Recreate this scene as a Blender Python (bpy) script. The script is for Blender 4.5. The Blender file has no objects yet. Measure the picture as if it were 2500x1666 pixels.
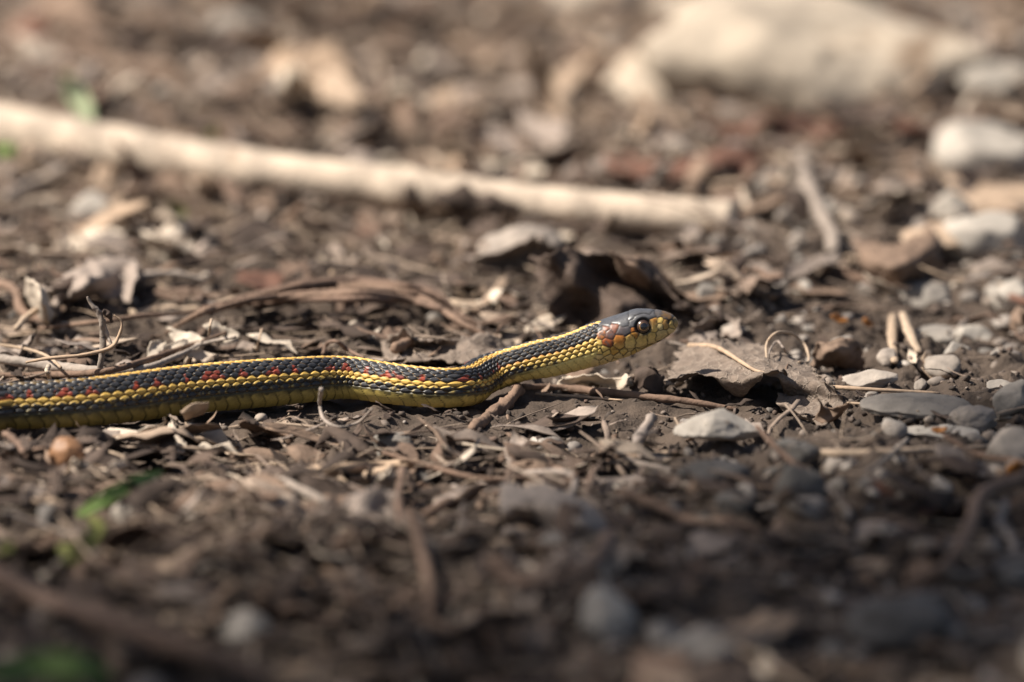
import bpy, math, random
import numpy as np
from mathutils import Vector, Matrix, Euler

# ------------------------------------------------------------------ camera, world, sun
scene = bpy.context.scene
R = math.radians
PITCH = 13.0
FOC = 200.0
PXR = (36.0 / FOC) / 2500.0                    # tangent per photo pixel
H_CAM = 1.39 * math.sin(R(PITCH) + math.atan(152 * PXR))
D_C = H_CAM / math.sin(R(PITCH))
CAM = np.array([0.0, -D_C * math.cos(R(PITCH)), H_CAM])
FWD = np.array([0, math.cos(R(PITCH)), -math.sin(R(PITCH))])
UPV = np.array([0, math.sin(R(PITCH)), math.cos(R(PITCH))])
RGT = np.array([1.0, 0, 0])
cd = bpy.data.cameras.new('camera')
cam = bpy.data.objects.new('camera', cd)
scene.collection.objects.link(cam)
cam.location = CAM
cam.rotation_euler = (R(90 - PITCH), 0, 0)
cd.lens = FOC; cd.sensor_width = 36.0; cd.sensor_fit = 'HORIZONTAL'
cd.clip_start = 0.02; cd.clip_end = 200
cd.dof.use_dof = True
cd.dof.focus_distance = 1.384
cd.dof.aperture_fstop = 6.8
cd.dof.aperture_blades = 9
scene.camera = cam

SUN_EL, SUN_AZ = 50.0, -97.0                   # azimuth from +Y (away), negative = to the left
sd = np.array([math.sin(R(SUN_AZ)) * math.cos(R(SUN_EL)), math.cos(R(SUN_AZ)) * math.cos(R(SUN_EL)), math.sin(R(SUN_EL))])
w = bpy.data.worlds.new('World'); scene.world = w; w.use_nodes = True
nt = w.node_tree; nt.nodes.clear()
sky = nt.nodes.new('ShaderNodeTexSky'); sky.sky_type = 'NISHITA'; sky.sun_disc = False
sky.dust_density = 3.0; sky.ozone_density = 0.6
sky.sun_elevation = R(SUN_EL); sky.sun_rotation = R(SUN_AZ)
bg = nt.nodes.new('ShaderNodeBackground'); bg.inputs['Strength'].default_value = 0.05
wo = nt.nodes.new('ShaderNodeOutputWorld')
nt.links.new(sky.outputs[0], bg.inputs[0]); nt.links.new(bg.outputs[0], wo.inputs[0])
ld = bpy.data.lights.new('sun', 'SUN'); ld.energy = 5.0; ld.angle = R(0.53); ld.color = (1.0, 0.93, 0.83)
sun = bpy.data.objects.new('sun', ld); scene.collection.objects.link(sun)
sun.rotation_euler = Vector(sd).to_track_quat('Z', 'Y').to_euler()
scene.view_settings.view_transform = 'Standard'
scene.view_settings.look = 'None'
scene.view_settings.exposure = 0.85
scene.view_settings.gamma = 1.0

# ------------------------------------------------------------------ helpers
rng = np.random.default_rng(7)
random.seed(7)
COL = scene.collection
Q = 2500.0 / 2353.0

def ray(qx, qy):
    d = FWD + RGT * ((qx * Q - 1250) * PXR) - UPV * ((qy * Q - 833) * PXR)
    return d
def at(qx, qy, z=0.0):                          # photo pixel -> point on a level plane
    d = ray(qx, qy); t = (z - CAM[2]) / d[2]
    return CAM + d * t
def at_y(qx, qy, y):                            # photo pixel -> point on an upright plane
    d = ray(qx, qy); t = (y - CAM[1]) / d[1]
    return CAM + d * t
def mpp(p):                                     # metres per photo pixel (2353 scale) at a point
    return float(np.dot(np.asarray(p) - CAM, FWD)) * PXR * Q

def make_noise(seed, n=24, dim=2, spread=0.5):
    r = np.random.default_rng(seed)
    k = r.normal(size=(n, dim)); k /= np.linalg.norm(k, axis=1)[:, None]
    k *= np.exp(r.uniform(-spread, spread, n))[:, None] * 2 * math.pi
    ph = r.uniform(0, 2 * math.pi, n)
    def f(p, scale):
        p = np.asarray(p, float) / scale
        out = np.zeros(p.shape[:-1])
        for i in range(n):
            out += np.sin(p @ k[i] + ph[i])
        return out / math.sqrt(n / 2.0) * 0.6
    return f
NA, NB, NC_, ND = (make_noise(s) for s in (11, 12, 13, 14))
N3 = [make_noise(50 + i, 16, 3) for i in range(6)]

def smooth(a, b, x):
    t = np.clip((x - a) / (b - a), 0, 1); return t * t * (3 - 2 * t)

def mesh_from(name, V, F=None, T=None, smooth_shade=True):
    V = np.asarray(V, np.float32)
    F = np.zeros((0, 4), np.int32) if F is None or len(F) == 0 else np.asarray(F, np.int32)
    T = np.zeros((0, 3), np.int32) if T is None or len(T) == 0 else np.asarray(T, np.int32)
    me = bpy.data.meshes.new(name)
    me.vertices.add(len(V)); me.vertices.foreach_set('co', V.ravel())
    nl = F.size + T.size
    me.loops.add(nl); me.loops.foreach_set('vertex_index', np.concatenate([F.ravel(), T.ravel()]).astype(np.int32))
    tot = np.concatenate([np.full(len(F), 4), np.full(len(T), 3)]).astype(np.int32)
    st = np.concatenate([[0], np.cumsum(tot)[:-1]]).astype(np.int32)
    me.polygons.add(len(tot)); me.polygons.foreach_set('loop_start', st)
    me.polygons.foreach_set('use_smooth', np.full(len(tot), smooth_shade))
    me.update(calc_edges=True); me.validate()
    return me
def attr_f(me, name, vals):
    a = me.attributes.new(name, 'FLOAT', 'POINT'); a.data.foreach_set('value', np.asarray(vals, np.float32))
def attr_c(me, name, vals):
    v = np.ones((len(vals), 4), np.float32); v[:, :3] = vals
    a = me.color_attributes.new(name, 'FLOAT_COLOR', 'POINT'); a.data.foreach_set('color', v.ravel())

def link(name, me, mat=None, parent=None, loc=None, rot=None, scale=None):
    o = bpy.data.objects.new(name, me); COL.objects.link(o)
    if mat is not None and me is not None and len(me.materials) == 0: me.materials.append(mat)
    if parent is not None: o.parent = parent
    if loc is not None: o.location = loc
    if rot is not None: o.rotation_euler = rot
    if scale is not None: o.scale = (scale,) * 3 if np.isscalar(scale) else scale
    return o
def tag(o, label=None, cat=None, group=None, kind=None):
    if label: o['label'] = label
    if cat: o['category'] = cat
    if group: o['group'] = group
    if kind: o['kind'] = kind
    return o

def grid_faces(m, n, close=False):
    i = np.arange(m - 1)[:, None]; j = np.arange(n if close else n - 1)[None, :]
    j2 = (j + 1) % n
    return np.stack([i * n + j, i * n + j2, (i + 1) * n + j2, (i + 1) * n + j], -1).reshape(-1, 4)

def spline(P, n):                               # Catmull-Rom through points, n samples
    P = np.asarray(P, float)
    k = len(P); Pp = np.vstack([2 * P[0] - P[1], P, 2 * P[-1] - P[-2]])
    u = np.linspace(0, k - 1 - 1e-9, n); i = u.astype(int); t = (u - i)[:, None]
    a, b, c, d = Pp[i], Pp[i + 1], Pp[i + 2], Pp[i + 3]
    return 0.5 * (2 * b + (c - a) * t + (2 * a - 5 * b + 4 * c - d) * t ** 2 + (3 * b - a - 3 * c + d) * t ** 3)

def tube(P, rad, sides=8, n=None, bump=0.0, bscale=0.006, seed=0, flat=1.0, cap=True):
    """tapered tube through P; rad = list of radii at P. returns verts, quads, tris"""
    P = np.asarray(P, float); rad = np.asarray(rad, float)
    n = n or max(6, (len(P) - 1) * 5 + 1)
    C = spline(P, n); r = np.interp(np.linspace(0, 1, n), np.linspace(0, 1, len(rad)), rad)
    Tg = np.gradient(C, axis=0); Tg /= np.linalg.norm(Tg, axis=1)[:, None] + 1e-12
    up = np.array([0.13, 0.21, 1.0]); 
    U = up - (Tg @ up)[:, None] * Tg
    bad = np.linalg.norm(U, axis=1) < 0.25
    U[bad] = np.array([0.3, -1.0, 0.1]) - (Tg[bad] @ np.array([0.3, -1.0, 0.1]))[:, None] * Tg[bad]
    U /= np.linalg.norm(U, axis=1)[:, None]
    B = np.cross(Tg, U)
    a = np.linspace(0, 2 * math.pi, sides, endpoint=False)
    V = C[:, None, :] + r[:, None, None] * (np.cos(a)[None, :, None] * B[:, None, :] + flat * np.sin(a)[None, :, None] * U[:, None, :])
    if bump > 0:
        nn = N3[seed % 6](V, bscale)
        V = V + (V - C[:, None, :]) * (bump * nn)[..., None]
    V = V.reshape(-1, 3)
    F = grid_faces(n, sides, True); T = []
    if cap:
        k = len(V); V = np.vstack([V, C[0] - Tg[0] * r[0] * 0.25, C[-1] + Tg[-1] * r[-1] * 0.25])
        j = np.arange(sides); j2 = (j + 1) % sides
        T = np.vstack([np.stack([np.full(sides, k), j2, j], 1), np.stack([np.full(sides, k + 1), (n - 1) * sides + j, (n - 1) * sides + j2], 1)])
    return V, F, T

def shell(V, m, n, t):
    """thicken an m x n sheet into a closed thin shell"""
    G = V.reshape(m, n, 3)
    du = np.gradient(G, axis=0); dv = np.gradient(G, axis=1)
    N = np.cross(du, dv); N /= np.linalg.norm(N, axis=2)[..., None] + 1e-12
    tt = np.asarray(t)
    tt = tt if tt.ndim == 0 else tt[..., None]
    top = (G + N * tt * 0.5).reshape(-1, 3); bot = (G - N * tt * 0.5).reshape(-1, 3)
    F = grid_faces(m, n); k = m * n
    rim = np.concatenate([np.arange(n), np.arange(1, m) * n + n - 1, (m - 1) * n + np.arange(n - 2, -1, -1), np.arange(m - 2, 0, -1) * n])
    r2 = np.roll(rim, -1)
    FR = np.stack([rim, rim + k, r2 + k, r2], 1)
    return np.vstack([top, bot]), np.vstack([F, F[:, ::-1] + k, FR])

_ico = None
def ico(sub):
    import bmesh
    bm = bmesh.new(); bmesh.ops.create_icosphere(bm, subdivisions=sub, radius=1.0)
    V = np.array([v.co[:] for v in bm.verts]); T = np.array([[v.index for v in f.verts] for f in bm.faces]); bm.free()
    return V, T
ICO = {s: ico(s) for s in (1, 2, 3, 4, 5)}

def rock(size, seed, sub=3, cuts=6, rough=0.12, cutdepth=(0.55, 0.9), fine=0.03):
    r = np.random.default_rng(seed)
    V, T = ICO[sub]; V = V.copy()
    for _ in range(cuts):
        nrm = r.normal(size=3); nrm /= np.linalg.norm(nrm); d = r.uniform(*cutdepth)
        e = V @ nrm - d; m = e > 0
        V[m] -= nrm * (e[m] * 0.92)[:, None]
    off = r.uniform(-9, 9, 3)
    V *= (1 + rough * N3[seed % 6](V + off, 1.4) + fine * N3[(seed + 2) % 6](V + off, 0.35) + fine * 0.5 * N3[(seed + 3) % 6](V + off, 0.15))[:, None]
    V -= (V.max(0) + V.min(0)) / 2; V /= (V.max(0) - V.min(0))
    V *= np.asarray(size)
    return V, T

def leaf(L, W, seed, m=13, n=7, curl=0.6, bend=0.5, wav=0.12, tip=1.0, ragged=0.15, t=0.00028):
    """one dry leaf or scrap: sheet with pointed ends, curled across and bent along"""
    r = np.random.default_rng(seed)
    u = np.linspace(0, 1, m); v = np.linspace(-1, 1, n)
    prof = np.sin(np.pi * np.clip(u * 0.94 + 0.03, 0, 1)) ** (0.55 * tip + 0.15)
    e1 = 1 + ragged * np.cumsum(r.normal(size=m)) * 0.35; e2 = 1 + ragged * np.cumsum(r.normal(size=m)) * 0.35
    wv = np.where(v[None, :] > 0, np.clip(e1, .35, 1.5)[:, None], np.clip(e2, .35, 1.5)[:, None])
    X = (u[:, None] - 0.5) * L + 0 * v[None, :] + ragged * L * 0.12 * r.normal(size=n)[None, :] * (np.abs(u - .5) * 2)[:, None] ** 3
    Y = v[None, :] * W * 0.5 * prof[:, None] * wv
    c = curl * (0.6 + 0.8 * r.random()) / (W * 0.5)         # curvature across
    sk = r.normal() * 0.35
    cc = c * (1 + sk * (u[:, None] - .5) * 3)
    ph = Y * cc
    Yc = np.sin(ph) / np.where(np.abs(cc) < 1e-6, 1e-6, cc); Z = (1 - np.cos(ph)) / np.where(np.abs(cc) < 1e-6, 1e-6, cc)
    b = bend * (0.5 + r.random()) / (L * 0.5); pa = X * b
    Xb = np.sin(pa) / b - Z * np.sin(pa); Zb = (1 - np.cos(pa)) / b + Z * np.cos(pa)
    V = np.stack([Xb, Yc + 0 * X, Zb], -1)
    off = r.uniform(-5, 5, 3) * L
    V[..., 2] += wav * W * 0.5 * (N3[seed % 6](V + off, L * 0.45) + 0.4 * N3[(seed + 1) % 6](V + off, L * 0.18))
    V[..., 1] += wav * W * 0.3 * N3[(seed + 3) % 6](V + off, L * 0.5)
    V[..., 2] += 0.03 * W * np.exp(-(v[None, :] / 0.12) ** 2)   # midrib
    return shell(V.reshape(-1, 3), m, n, t)

# ------------------------------------------------------------------ materials
def ramp(nt, cols, interp='LINEAR'):
    n = nt.nodes.new('ShaderNodeValToRGB'); cr = n.color_ramp; cr.interpolation = interp
    while len(cr.elements) < len(cols): cr.elements.new(0.5)
    for i, c in enumerate(cols):
        p, col = c if isinstance(c[1], (tuple, list)) else (i / max(1, len(cols) - 1), c)
        cr.elements[i].position = p; cr.elements[i].color = (*col, 1)
    return n
def dry_mat(name, cols, rough=0.85, spots=220.0, bump=0.35, bscale=900.0, bdist=0.0003, contrast=0.45, grain=None, spec=0.25, transl=0.0, pits=None):
    m = bpy.data.materials.new(name); m.use_nodes = True; nt = m.node_tree; N = nt.nodes; L = nt.links
    P = N['Principled BSDF']; P.inputs['Roughness'].default_value = rough; P.inputs['Specular IOR Level'].default_value = spec
    oi = N.new('ShaderNodeObjectInfo'); at_ = N.new('ShaderNodeAttribute'); at_.attribute_name = 'tint'
    ad = N.new('ShaderNodeMath'); ad.operation = 'ADD'; L.new(at_.outputs['Fac'], ad.inputs[1])
    gt = N.new('ShaderNodeMath'); gt.operation = 'LESS_THAN'; gt.inputs[1].default_value = .0001; L.new(at_.outputs['Fac'], gt.inputs[0])
    mu_ = N.new('ShaderNodeMath'); mu_.operation = 'MULTIPLY'; L.new(gt.outputs[0], mu_.inputs[0]); L.new(oi.outputs['Random'], mu_.inputs[1]); L.new(mu_.outputs[0], ad.inputs[0])
    fr = N.new('ShaderNodeMath'); fr.operation = 'FRACT'; L.new(ad.outputs[0], fr.inputs[0])
    rp = ramp(nt, cols); L.new(fr.outputs[0], rp.inputs[0])
    tc = N.new('ShaderNodeTexCoord')
    vec = tc.outputs['Object']
    if grain:
        mp = N.new('ShaderNodeMapping'); mp.inputs['Scale'].default_value = grain; L.new(vec, mp.inputs[0]); vec = mp.outputs[0]
    n1 = N.new('ShaderNodeTexNoise'); n1.inputs['Scale'].default_value = spots; n1.inputs['Detail'].default_value = 5; n1.inputs['Roughness'].default_value = 0.65
    L.new(vec, n1.inputs['Vector'])
    r1 = ramp(nt, [(0.25, (1 - contrast,) * 3), (0.5, (1, 1, 1)), (0.78, (1 + contrast * 0.7, 1 + contrast * 0.66, 1 + contrast * 0.6))]); L.new(n1.outputs['Fac'], r1.inputs[0])
    mx = N.new('ShaderNodeMix'); mx.data_type = 'RGBA'; mx.blend_type = 'MULTIPLY'; mx.inputs[0].default_value = 1.0
    L.new(rp.outputs[0], mx.inputs[6]); L.new(r1.outputs[0], mx.inputs[7])
    colo = mx.outputs[2]
    if pits:
        vo = N.new('ShaderNodeTexNoise'); vo.inputs['Scale'].default_value = pits; vo.inputs['Detail'].default_value = 2; L.new(vec, vo.inputs['Vector'])
        r2 = ramp(nt, [(0.60, (1, 1, 1)), (0.70, (0.45, 0.38, 0.33))]); L.new(vo.outputs['Fac'], r2.inputs[0])
        m2 = N.new('ShaderNodeMix'); m2.data_type = 'RGBA'; m2.blend_type = 'MULTIPLY'; m2.inputs[0].default_value = 1.0
        L.new(colo, m2.inputs[6]); L.new(r2.outputs[0], m2.inputs[7]); colo = m2.outputs[2]
    L.new(colo, P.inputs['Base Color'])
    n2 = N.new('ShaderNodeTexNoise'); n2.inputs['Scale'].default_value = bscale; n2.inputs['Detail'].default_value = 4; L.new(vec, n2.inputs['Vector'])
    bp = N.new('ShaderNodeBump'); bp.inputs['Strength'].default_value = bump; bp.inputs['Distance'].default_value = bdist
    L.new(n2.outputs['Fac'], bp.inputs['Height']); L.new(bp.outputs[0], P.inputs['Normal'])
    if transl > 0:
        tr = N.new('ShaderNodeBsdfTranslucent'); L.new(colo, tr.inputs['Color'])
        ms = N.new('ShaderNodeMixShader'); ms.inputs[0].default_value = transl
        L.new(P.outputs[0], ms.inputs[1]); L.new(tr.outputs[0], ms.inputs[2]); L.new(ms.outputs[0], N['Material Output'].inputs['Surface'])
    return m
C_ = lambda r, g, b: (r, g, b)
M = {}
M['soil'] = dry_mat('soil', [C_(.078, .058, .045), C_(.078, .058, .045)], rough=.95, spots=70, contrast=.5, bump=.8, bscale=1400, bdist=.0006)
def two_tone(m, c_back):  # lighter, warmer soil multiple blended in towards the back, with a noisy edge
    nt = m.node_tree; N = nt.nodes; L = nt.links; P = N['Principled BSDF']
    ge = N.new('ShaderNodeNewGeometry'); sx = N.new('ShaderNodeSeparateXYZ'); L.new(ge.outputs['Position'], sx.inputs[0])
    nz = N.new('ShaderNodeTexNoise'); nz.inputs['Scale'].default_value = 14; nz.inputs['Detail'].default_value = 4; L.new(ge.outputs['Position'], nz.inputs['Vector'])
    a = N.new('ShaderNodeMath'); a.operation = 'MULTIPLY_ADD'; a.inputs[1].default_value = .35; a.inputs[2].default_value = -.175; L.new(nz.outputs['Fac'], a.inputs[0])
    b = N.new('ShaderNodeMath'); b.operation = 'ADD'; L.new(a.outputs[0], b.inputs[0]); L.new(sx.outputs['Y'], b.inputs[1])
    mr = N.new('ShaderNodeMapRange'); mr.interpolation_type = 'SMOOTHSTEP'; mr.inputs['From Min'].default_value = .05; mr.inputs['From Max'].default_value = .30; L.new(b.outputs[0], mr.inputs['Value'])
    old = P.inputs['Base Color'].links[0].from_socket
    mu = N.new('ShaderNodeMix'); mu.data_type = 'RGBA'; mu.blend_type = 'MULTIPLY'; mu.inputs[0].default_value = 1; mu.inputs[7].default_value = (*c_back, 1); L.new(old, mu.inputs[6])
    mx = N.new('ShaderNodeMix'); mx.data_type = 'RGBA'; L.new(mr.outputs[0], mx.inputs[0]); L.new(old, mx.inputs[6]); L.new(mu.outputs[2], mx.inputs[7]); L.new(mx.outputs[2], P.inputs['Base Color'])
two_tone(M['soil'], (2.2, 2.1, 1.95))
M['crumb'] = dry_mat('soil_crumbs', [C_(.05, .04, .034), C_(.12, .093, .077), C_(.08, .06, .05), C_(.19, .155, .13), C_(.10, .06, .045)], rough=.95, spots=700, bump=.5, bscale=2500, bdist=.0002)
LEAFC = {
    'grey': [C_(.21, .17, .145), C_(.31, .25, .21), C_(.26, .21, .175)],
    'brown': [C_(.14, .093, .068), C_(.22, .152, .11), C_(.175, .118, .085)],
    'tan': [C_(.33, .24, .172), C_(.42, .315, .23), C_(.37, .265, .185)],
    'dark': [C_(.048, .034, .027), C_(.095, .068, .054), C_(.065, .045, .036)],
    'reddish': [C_(.115, .058, .041), C_(.165, .086, .06), C_(.13, .066, .047)],
    'pale': [C_(.48, .40, .32), C_(.60, .51, .41), C_(.54, .44, .35)],
}
for k, c in LEAFC.items():
    M['leaf_' + k] = dry_mat(k + '_dry_leaf', c, rough=.8, spots=260, contrast=.4, bump=.5, bscale=1100, bdist=.0003, transl=.12)
ALLC = [c for k in ('dark', 'brown', 'grey', 'brown', 'tan', 'dark', 'grey', 'brown', 'pale', 'dark') for c in LEAFC[k][:2]]
ALLC = sorted(ALLC, key=sum)
M['litter'] = dry_mat('leaf_litter', ALLC, rough=.85, spots=300, contrast=.4, bump=.5, bscale=1100, transl=.08)
M['wood_grey'] = dry_mat('weathered_grey_wood', [C_(.22, .18, .15), C_(.31, .26, .22), C_(.26, .21, .18)], spots=260, grain=(1, 1, 1), contrast=.5, bump=.7, bscale=900, bdist=.0004)
M['wood_brown'] = dry_mat('brown_twig_bark', [C_(.13, .083, .06), C_(.21, .14, .10), C_(.16, .105, .078)], spots=300, contrast=.5, bump=.8, bscale=900, bdist=.0004)
M['wood_tan'] = dry_mat('tan_dry_stem', [C_(.34, .25, .175), C_(.44, .335, .245), C_(.38, .27, .185)], spots=260, contrast=.4, bump=.5, bscale=900)
M['wood_pale'] = dry_mat('bleached_wood', [C_(.40, .325, .255), C_(.46, .375, .295)], spots=70, contrast=.65, bump=.8, bscale=420, bdist=.0008, pits=55)
M['straw_mix'] = dry_mat('straw_litter', [C_(.13, .09, .068), C_(.28, .215, .165), C_(.36, .27, .195), C_(.19, .14, .11), C_(.44, .36, .28)], spots=300, contrast=.35, bump=.4)
M['stone_grey'] = dry_mat('grey_stone', [C_(.175, .155, .135), C_(.26, .232, .203), C_(.21, .186, .163)], rough=.8, spots=190, contrast=.4, bump=.6, bscale=1300, bdist=.0003)
M['stone_pale'] = dry_mat('pale_stone', [C_(.28, .25, .213), C_(.37, .33, .285), C_(.32, .285, .245)], rough=.85, spots=150, contrast=.45, bump=.5, bscale=1000, bdist=.0003)
M['stone_brown'] = dry_mat('brown_grey_stone', [C_(.23, .195, .165), C_(.32, .275, .235), C_(.27, .225, .19)], rough=.85, spots=190, contrast=.4, bump=.6, bscale=1200, bdist=.0003)
M['pit_stone'] = dry_mat('pitted_pale_stone', [C_(.36, .32, .275), C_(.40, .355, .305)], rough=.9, spots=200, contrast=.3, pits=170, bump=.5, bscale=1200)
M['stone_dark'] = dry_mat('dark_slate', [C_(.085, .077, .07), C_(.13, .118, .107), C_(.105, .094, .086)], rough=.7, spots=220, contrast=.4, bump=.6, bscale=1200)
M['gravel'] = dry_mat('gravel', [C_(.09, .082, .076), C_(.22, .19, .165), C_(.31, .27, .235), C_(.15, .13, .118), C_(.28, .225, .18), C_(.42, .375, .33)], spots=500, contrast=.35, bump=.5)
M['cream_rock'] = dry_mat('cream_rock', [C_(.36, .30, .235), C_(.40, .335, .265)], rough=.9, spots=34, contrast=.55, pits=40, bump=.7, bscale=220, bdist=.001)
M['grass'] = dry_mat('green_grass', [C_(.15, .24, .06), C_(.19, .28, .085)], rough=.5, spots=150, contrast=.25, transl=.3)
M['grass_pale'] = dry_mat('pale_green_grass', [C_(.40, .45, .27), C_(.44, .48, .30)], rough=.5, spots=150, contrast=.2, transl=.3)
M['moss'] = dry_mat('yellow_green_blade', [C_(.12, .125, .035), C_(.155, .155, .045)], rough=.6, spots=150, contrast=.3, transl=.25)
M['nut'] = dry_mat('orange_brown_husk', [C_(.24, .125, .062), C_(.28, .15, .08)], rough=.5, spots=130, contrast=.6, bump=.5)
M['amber'] = dry_mat('amber_bud_scale', [C_(.28, .115, .03), C_(.33, .14, .04)], rough=.4, spots=200, contrast=.5)

def vein_mat(name, c0, c1, scale=330.):
    m = dry_mat(name, [c0, c0], rough=.8, spots=420, contrast=.45, bump=.6, bscale=1500, bdist=.0003, transl=.1); nt = m.node_tree; N = nt.nodes; L = nt.links; P = N['Principled BSDF']
    tc = N.new('ShaderNodeTexCoord'); vo = N.new('ShaderNodeTexVoronoi'); vo.feature = 'DISTANCE_TO_EDGE'; vo.inputs['Scale'].default_value = scale
    nz = N.new('ShaderNodeTexNoise'); nz.inputs['Scale'].default_value = 500; mp = N.new('ShaderNodeMix'); mp.data_type = 'RGBA'; mp.blend_type = 'LINEAR_LIGHT'; mp.inputs[0].default_value = .0012
    L.new(tc.outputs['Object'], nz.inputs['Vector']); L.new(tc.outputs['Object'], mp.inputs[6]); L.new(nz.outputs['Color'], mp.inputs[7]); L.new(mp.outputs[2], vo.inputs['Vector'])
    rp = ramp(nt, [(0.0, (1, 1, 1)), (0.09, (0, 0, 0))]); L.new(vo.outputs['Distance'], rp.inputs[0])
    old = P.inputs['Base Color'].links[0].from_socket
    mx = N.new('ShaderNodeMix'); mx.data_type = 'RGBA'; mx.inputs[7].default_value = (*c1, 1); sc = N.new('ShaderNodeMath'); sc.operation = 'MULTIPLY'; sc.inputs[1].default_value = .55
    L.new(rp.outputs[0], sc.inputs[0]); L.new(sc.outputs[0], mx.inputs[0]); L.new(old, mx.inputs[6]); L.new(mx.outputs[2], P.inputs['Base Color'])
    bp = N.new('ShaderNodeBump'); bp.inputs['Strength'].default_value = .6; bp.inputs['Distance'].default_value = .0003; L.new(rp.outputs[0], bp.inputs['Height']); L.new(P.inputs['Normal'].links[0].from_socket, bp.inputs['Normal']); L.new(bp.outputs[0], P.inputs['Normal'])
    return m
M['leaf_hood'] = vein_mat('veined_dark_leaf', C_(.085, .06, .047), C_(.14, .10, .078))
M['leaf_veined'] = vein_mat('veined_grey_leaf', C_(.185, .143, .114), C_(.33, .27, .22))

# ------------------------------------------------------------------ snake path (photo measurements -> world)
# resting body: (x, centre row, half height) in photo pixels
BODY = [(-40, 940, 60), (0, 937, 59), (100, 933, 60), (200, 927, 61), (300, 916, 62), (400, 902, 61), (500, 892, 60), (600, 884, 59), (700, 876, 56),
        (760, 871, 53), (820, 872, 51), (880, 881, 50), (940, 889, 49), (1000, 893, 48), (1045, 893, 47)]
# neck and head: (x, centre row, y offset in mm)
pc, pr = [], []
for (x, c, h) in BODY:
    p0 = at(x, c, 0.006); r = h * mpp(p0) * 0.985
    p = at(x, c, r * 0.98); r = h * mpp(p) * float(np.interp(x, [0, 600], [.93, .98]))
    pc.append(p); pr.append(r)
ylast = pc[-1][1]
CX = lambda x: (1130 + x / 4.278) / Q           # crop pixels (head study) -> 2353 scale
CY = lambda y: (720 + y / 4.278) / Q
NECK = [(1081, 886, 5.2, 4.95), (1103, 868, 10., 4.8), (1142, 852, 12.6, 4.65)]
for x, c, dy, r in NECK:
    pc.append(at_y(x, c, ylast + dy * .001)); pr.append(r * .001)
YH = ylast + 0.0124
print('FOCUS', float(np.dot(at_y(1480, 745, YH - .004) - CAM, FWD)))
HEADC = [(600, 715), (800, 672), (1000, 632), (1200, 577), (1400, 514), (1550, 462), (1700, 408), (1850, 362), (2000, 326), (2100, 308), (2180, 302), (2225, 300), (2247, 299)]
TOPP = np.array([(300, 600), (400, 545), (600, 490), (800, 462), (1000, 430), (1200, 360), (1300, 312), (1450, 265), (1600, 217), (1700, 185), (1760, 160), (1830, 146), (1950, 150), (2050, 161), (2120, 177), (2190, 208), (2235, 255), (2247, 299)], float)
BOTP = np.array([(300, 1080), (500, 970), (600, 930), (800, 885), (1000, 845), (1200, 797), (1400, 745), (1500, 715), (1600, 684), (1750, 632), (1850, 585), (1950, 535), (2050, 492), (2150, 435), (2195, 400), (2232, 350), (2247, 299)], float)
HW = [4.5, 4.5, 4.5, 4.6, 5.0, 5.3, 5.1, 4.5, 3.7, 3.0, 2.2, 1.25, 0.02]
n_body_pts = len(pc)
for i, (x, y) in enumerate(HEADC):
    pc.append(at_y(CX(x), CY(y), YH - 0.0002 * i)); pr.append(0.0045)
pc = np.array(pc); pr = np.array(pr)
# hidden rear of the snake, out of frame to the left
p0 = pc[0]
TAIL = [(-.52, .40, .0016), (-.47, .36, .0028), (-.41, .315, .0042), (-.35, .24, .0055), (-.305, .15, .0063), (-.255, .06, .0066), (-.20, .0, .0066), (-.165, p0[1] + .012, .0064)]
tp = np.array([(a, b, r * 0.98) for a, b, r in TAIL]); tr_ = np.array([r for _, _, r in TAIL])
pc = np.vstack([tp, pc]); pr = np.concatenate([tr_, pr]); nt_ = len(TAIL)
roll_pts = np.concatenate([np.full(nt_, -6.0), np.interp([b[0] for b in BODY], [-40, 100, 300, 600, 800, 1045], [0, 0, -1, -2, -2, 1]), [7, 14, 18], np.interp(np.arange(len(HEADC)), [0, 2, 4, 6, 12], [16, 11, 6, 3, 2])])
# dense centre line
nd = 6000
Cd = spline(pc, nd); uu = np.linspace(0, len(pc) - 1, nd)
kS = 110
Cs = np.stack([np.convolve(np.pad(Cd[:, k_], kS, 'reflect', reflect_type='odd'), np.hanning(2 * kS + 3)[1:-1] / np.hanning(2 * kS + 3)[1:-1].sum(), 'valid') for k_ in range(3)], 1)
wS = smooth(nt_ + n_body_pts - 1.0, nt_ + n_body_pts - 5.0, uu)[:, None]
Cd = Cd * (1 - wS) + Cs * wS
seg = np.linalg.norm(np.diff(Cd, axis=0), axis=1); S = np.concatenate([[0], np.cumsum(seg)])
rd = np.interp(uu, np.arange(len(pc)), pr); rolld = np.interp(uu, np.arange(len(pc)), roll_pts)
s_of = lambda k: float(np.interp(k, uu, S))
s_frame = s_of(nt_); s_head0 = s_of(nt_ + n_body_pts); s_end = S[-1]
PATH_XY = Cd[::15, :2]; PATH_R = rd[::15]; PATH_Z = Cd[::15, 2]
def snake_dist(x, y):
    x = np.atleast_1d(x); y = np.atleast_1d(y)
    out = np.full(len(x), 9.0)
    for i in range(0, len(x), 4000):
        d = np.hypot(x[i:i + 4000, None] - PATH_XY[None, :, 0], y[i:i + 4000, None] - PATH_XY[None, :, 1]) - PATH_R[None, :]
        out[i:i + 4000] = d.min(1)
    return out

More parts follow.
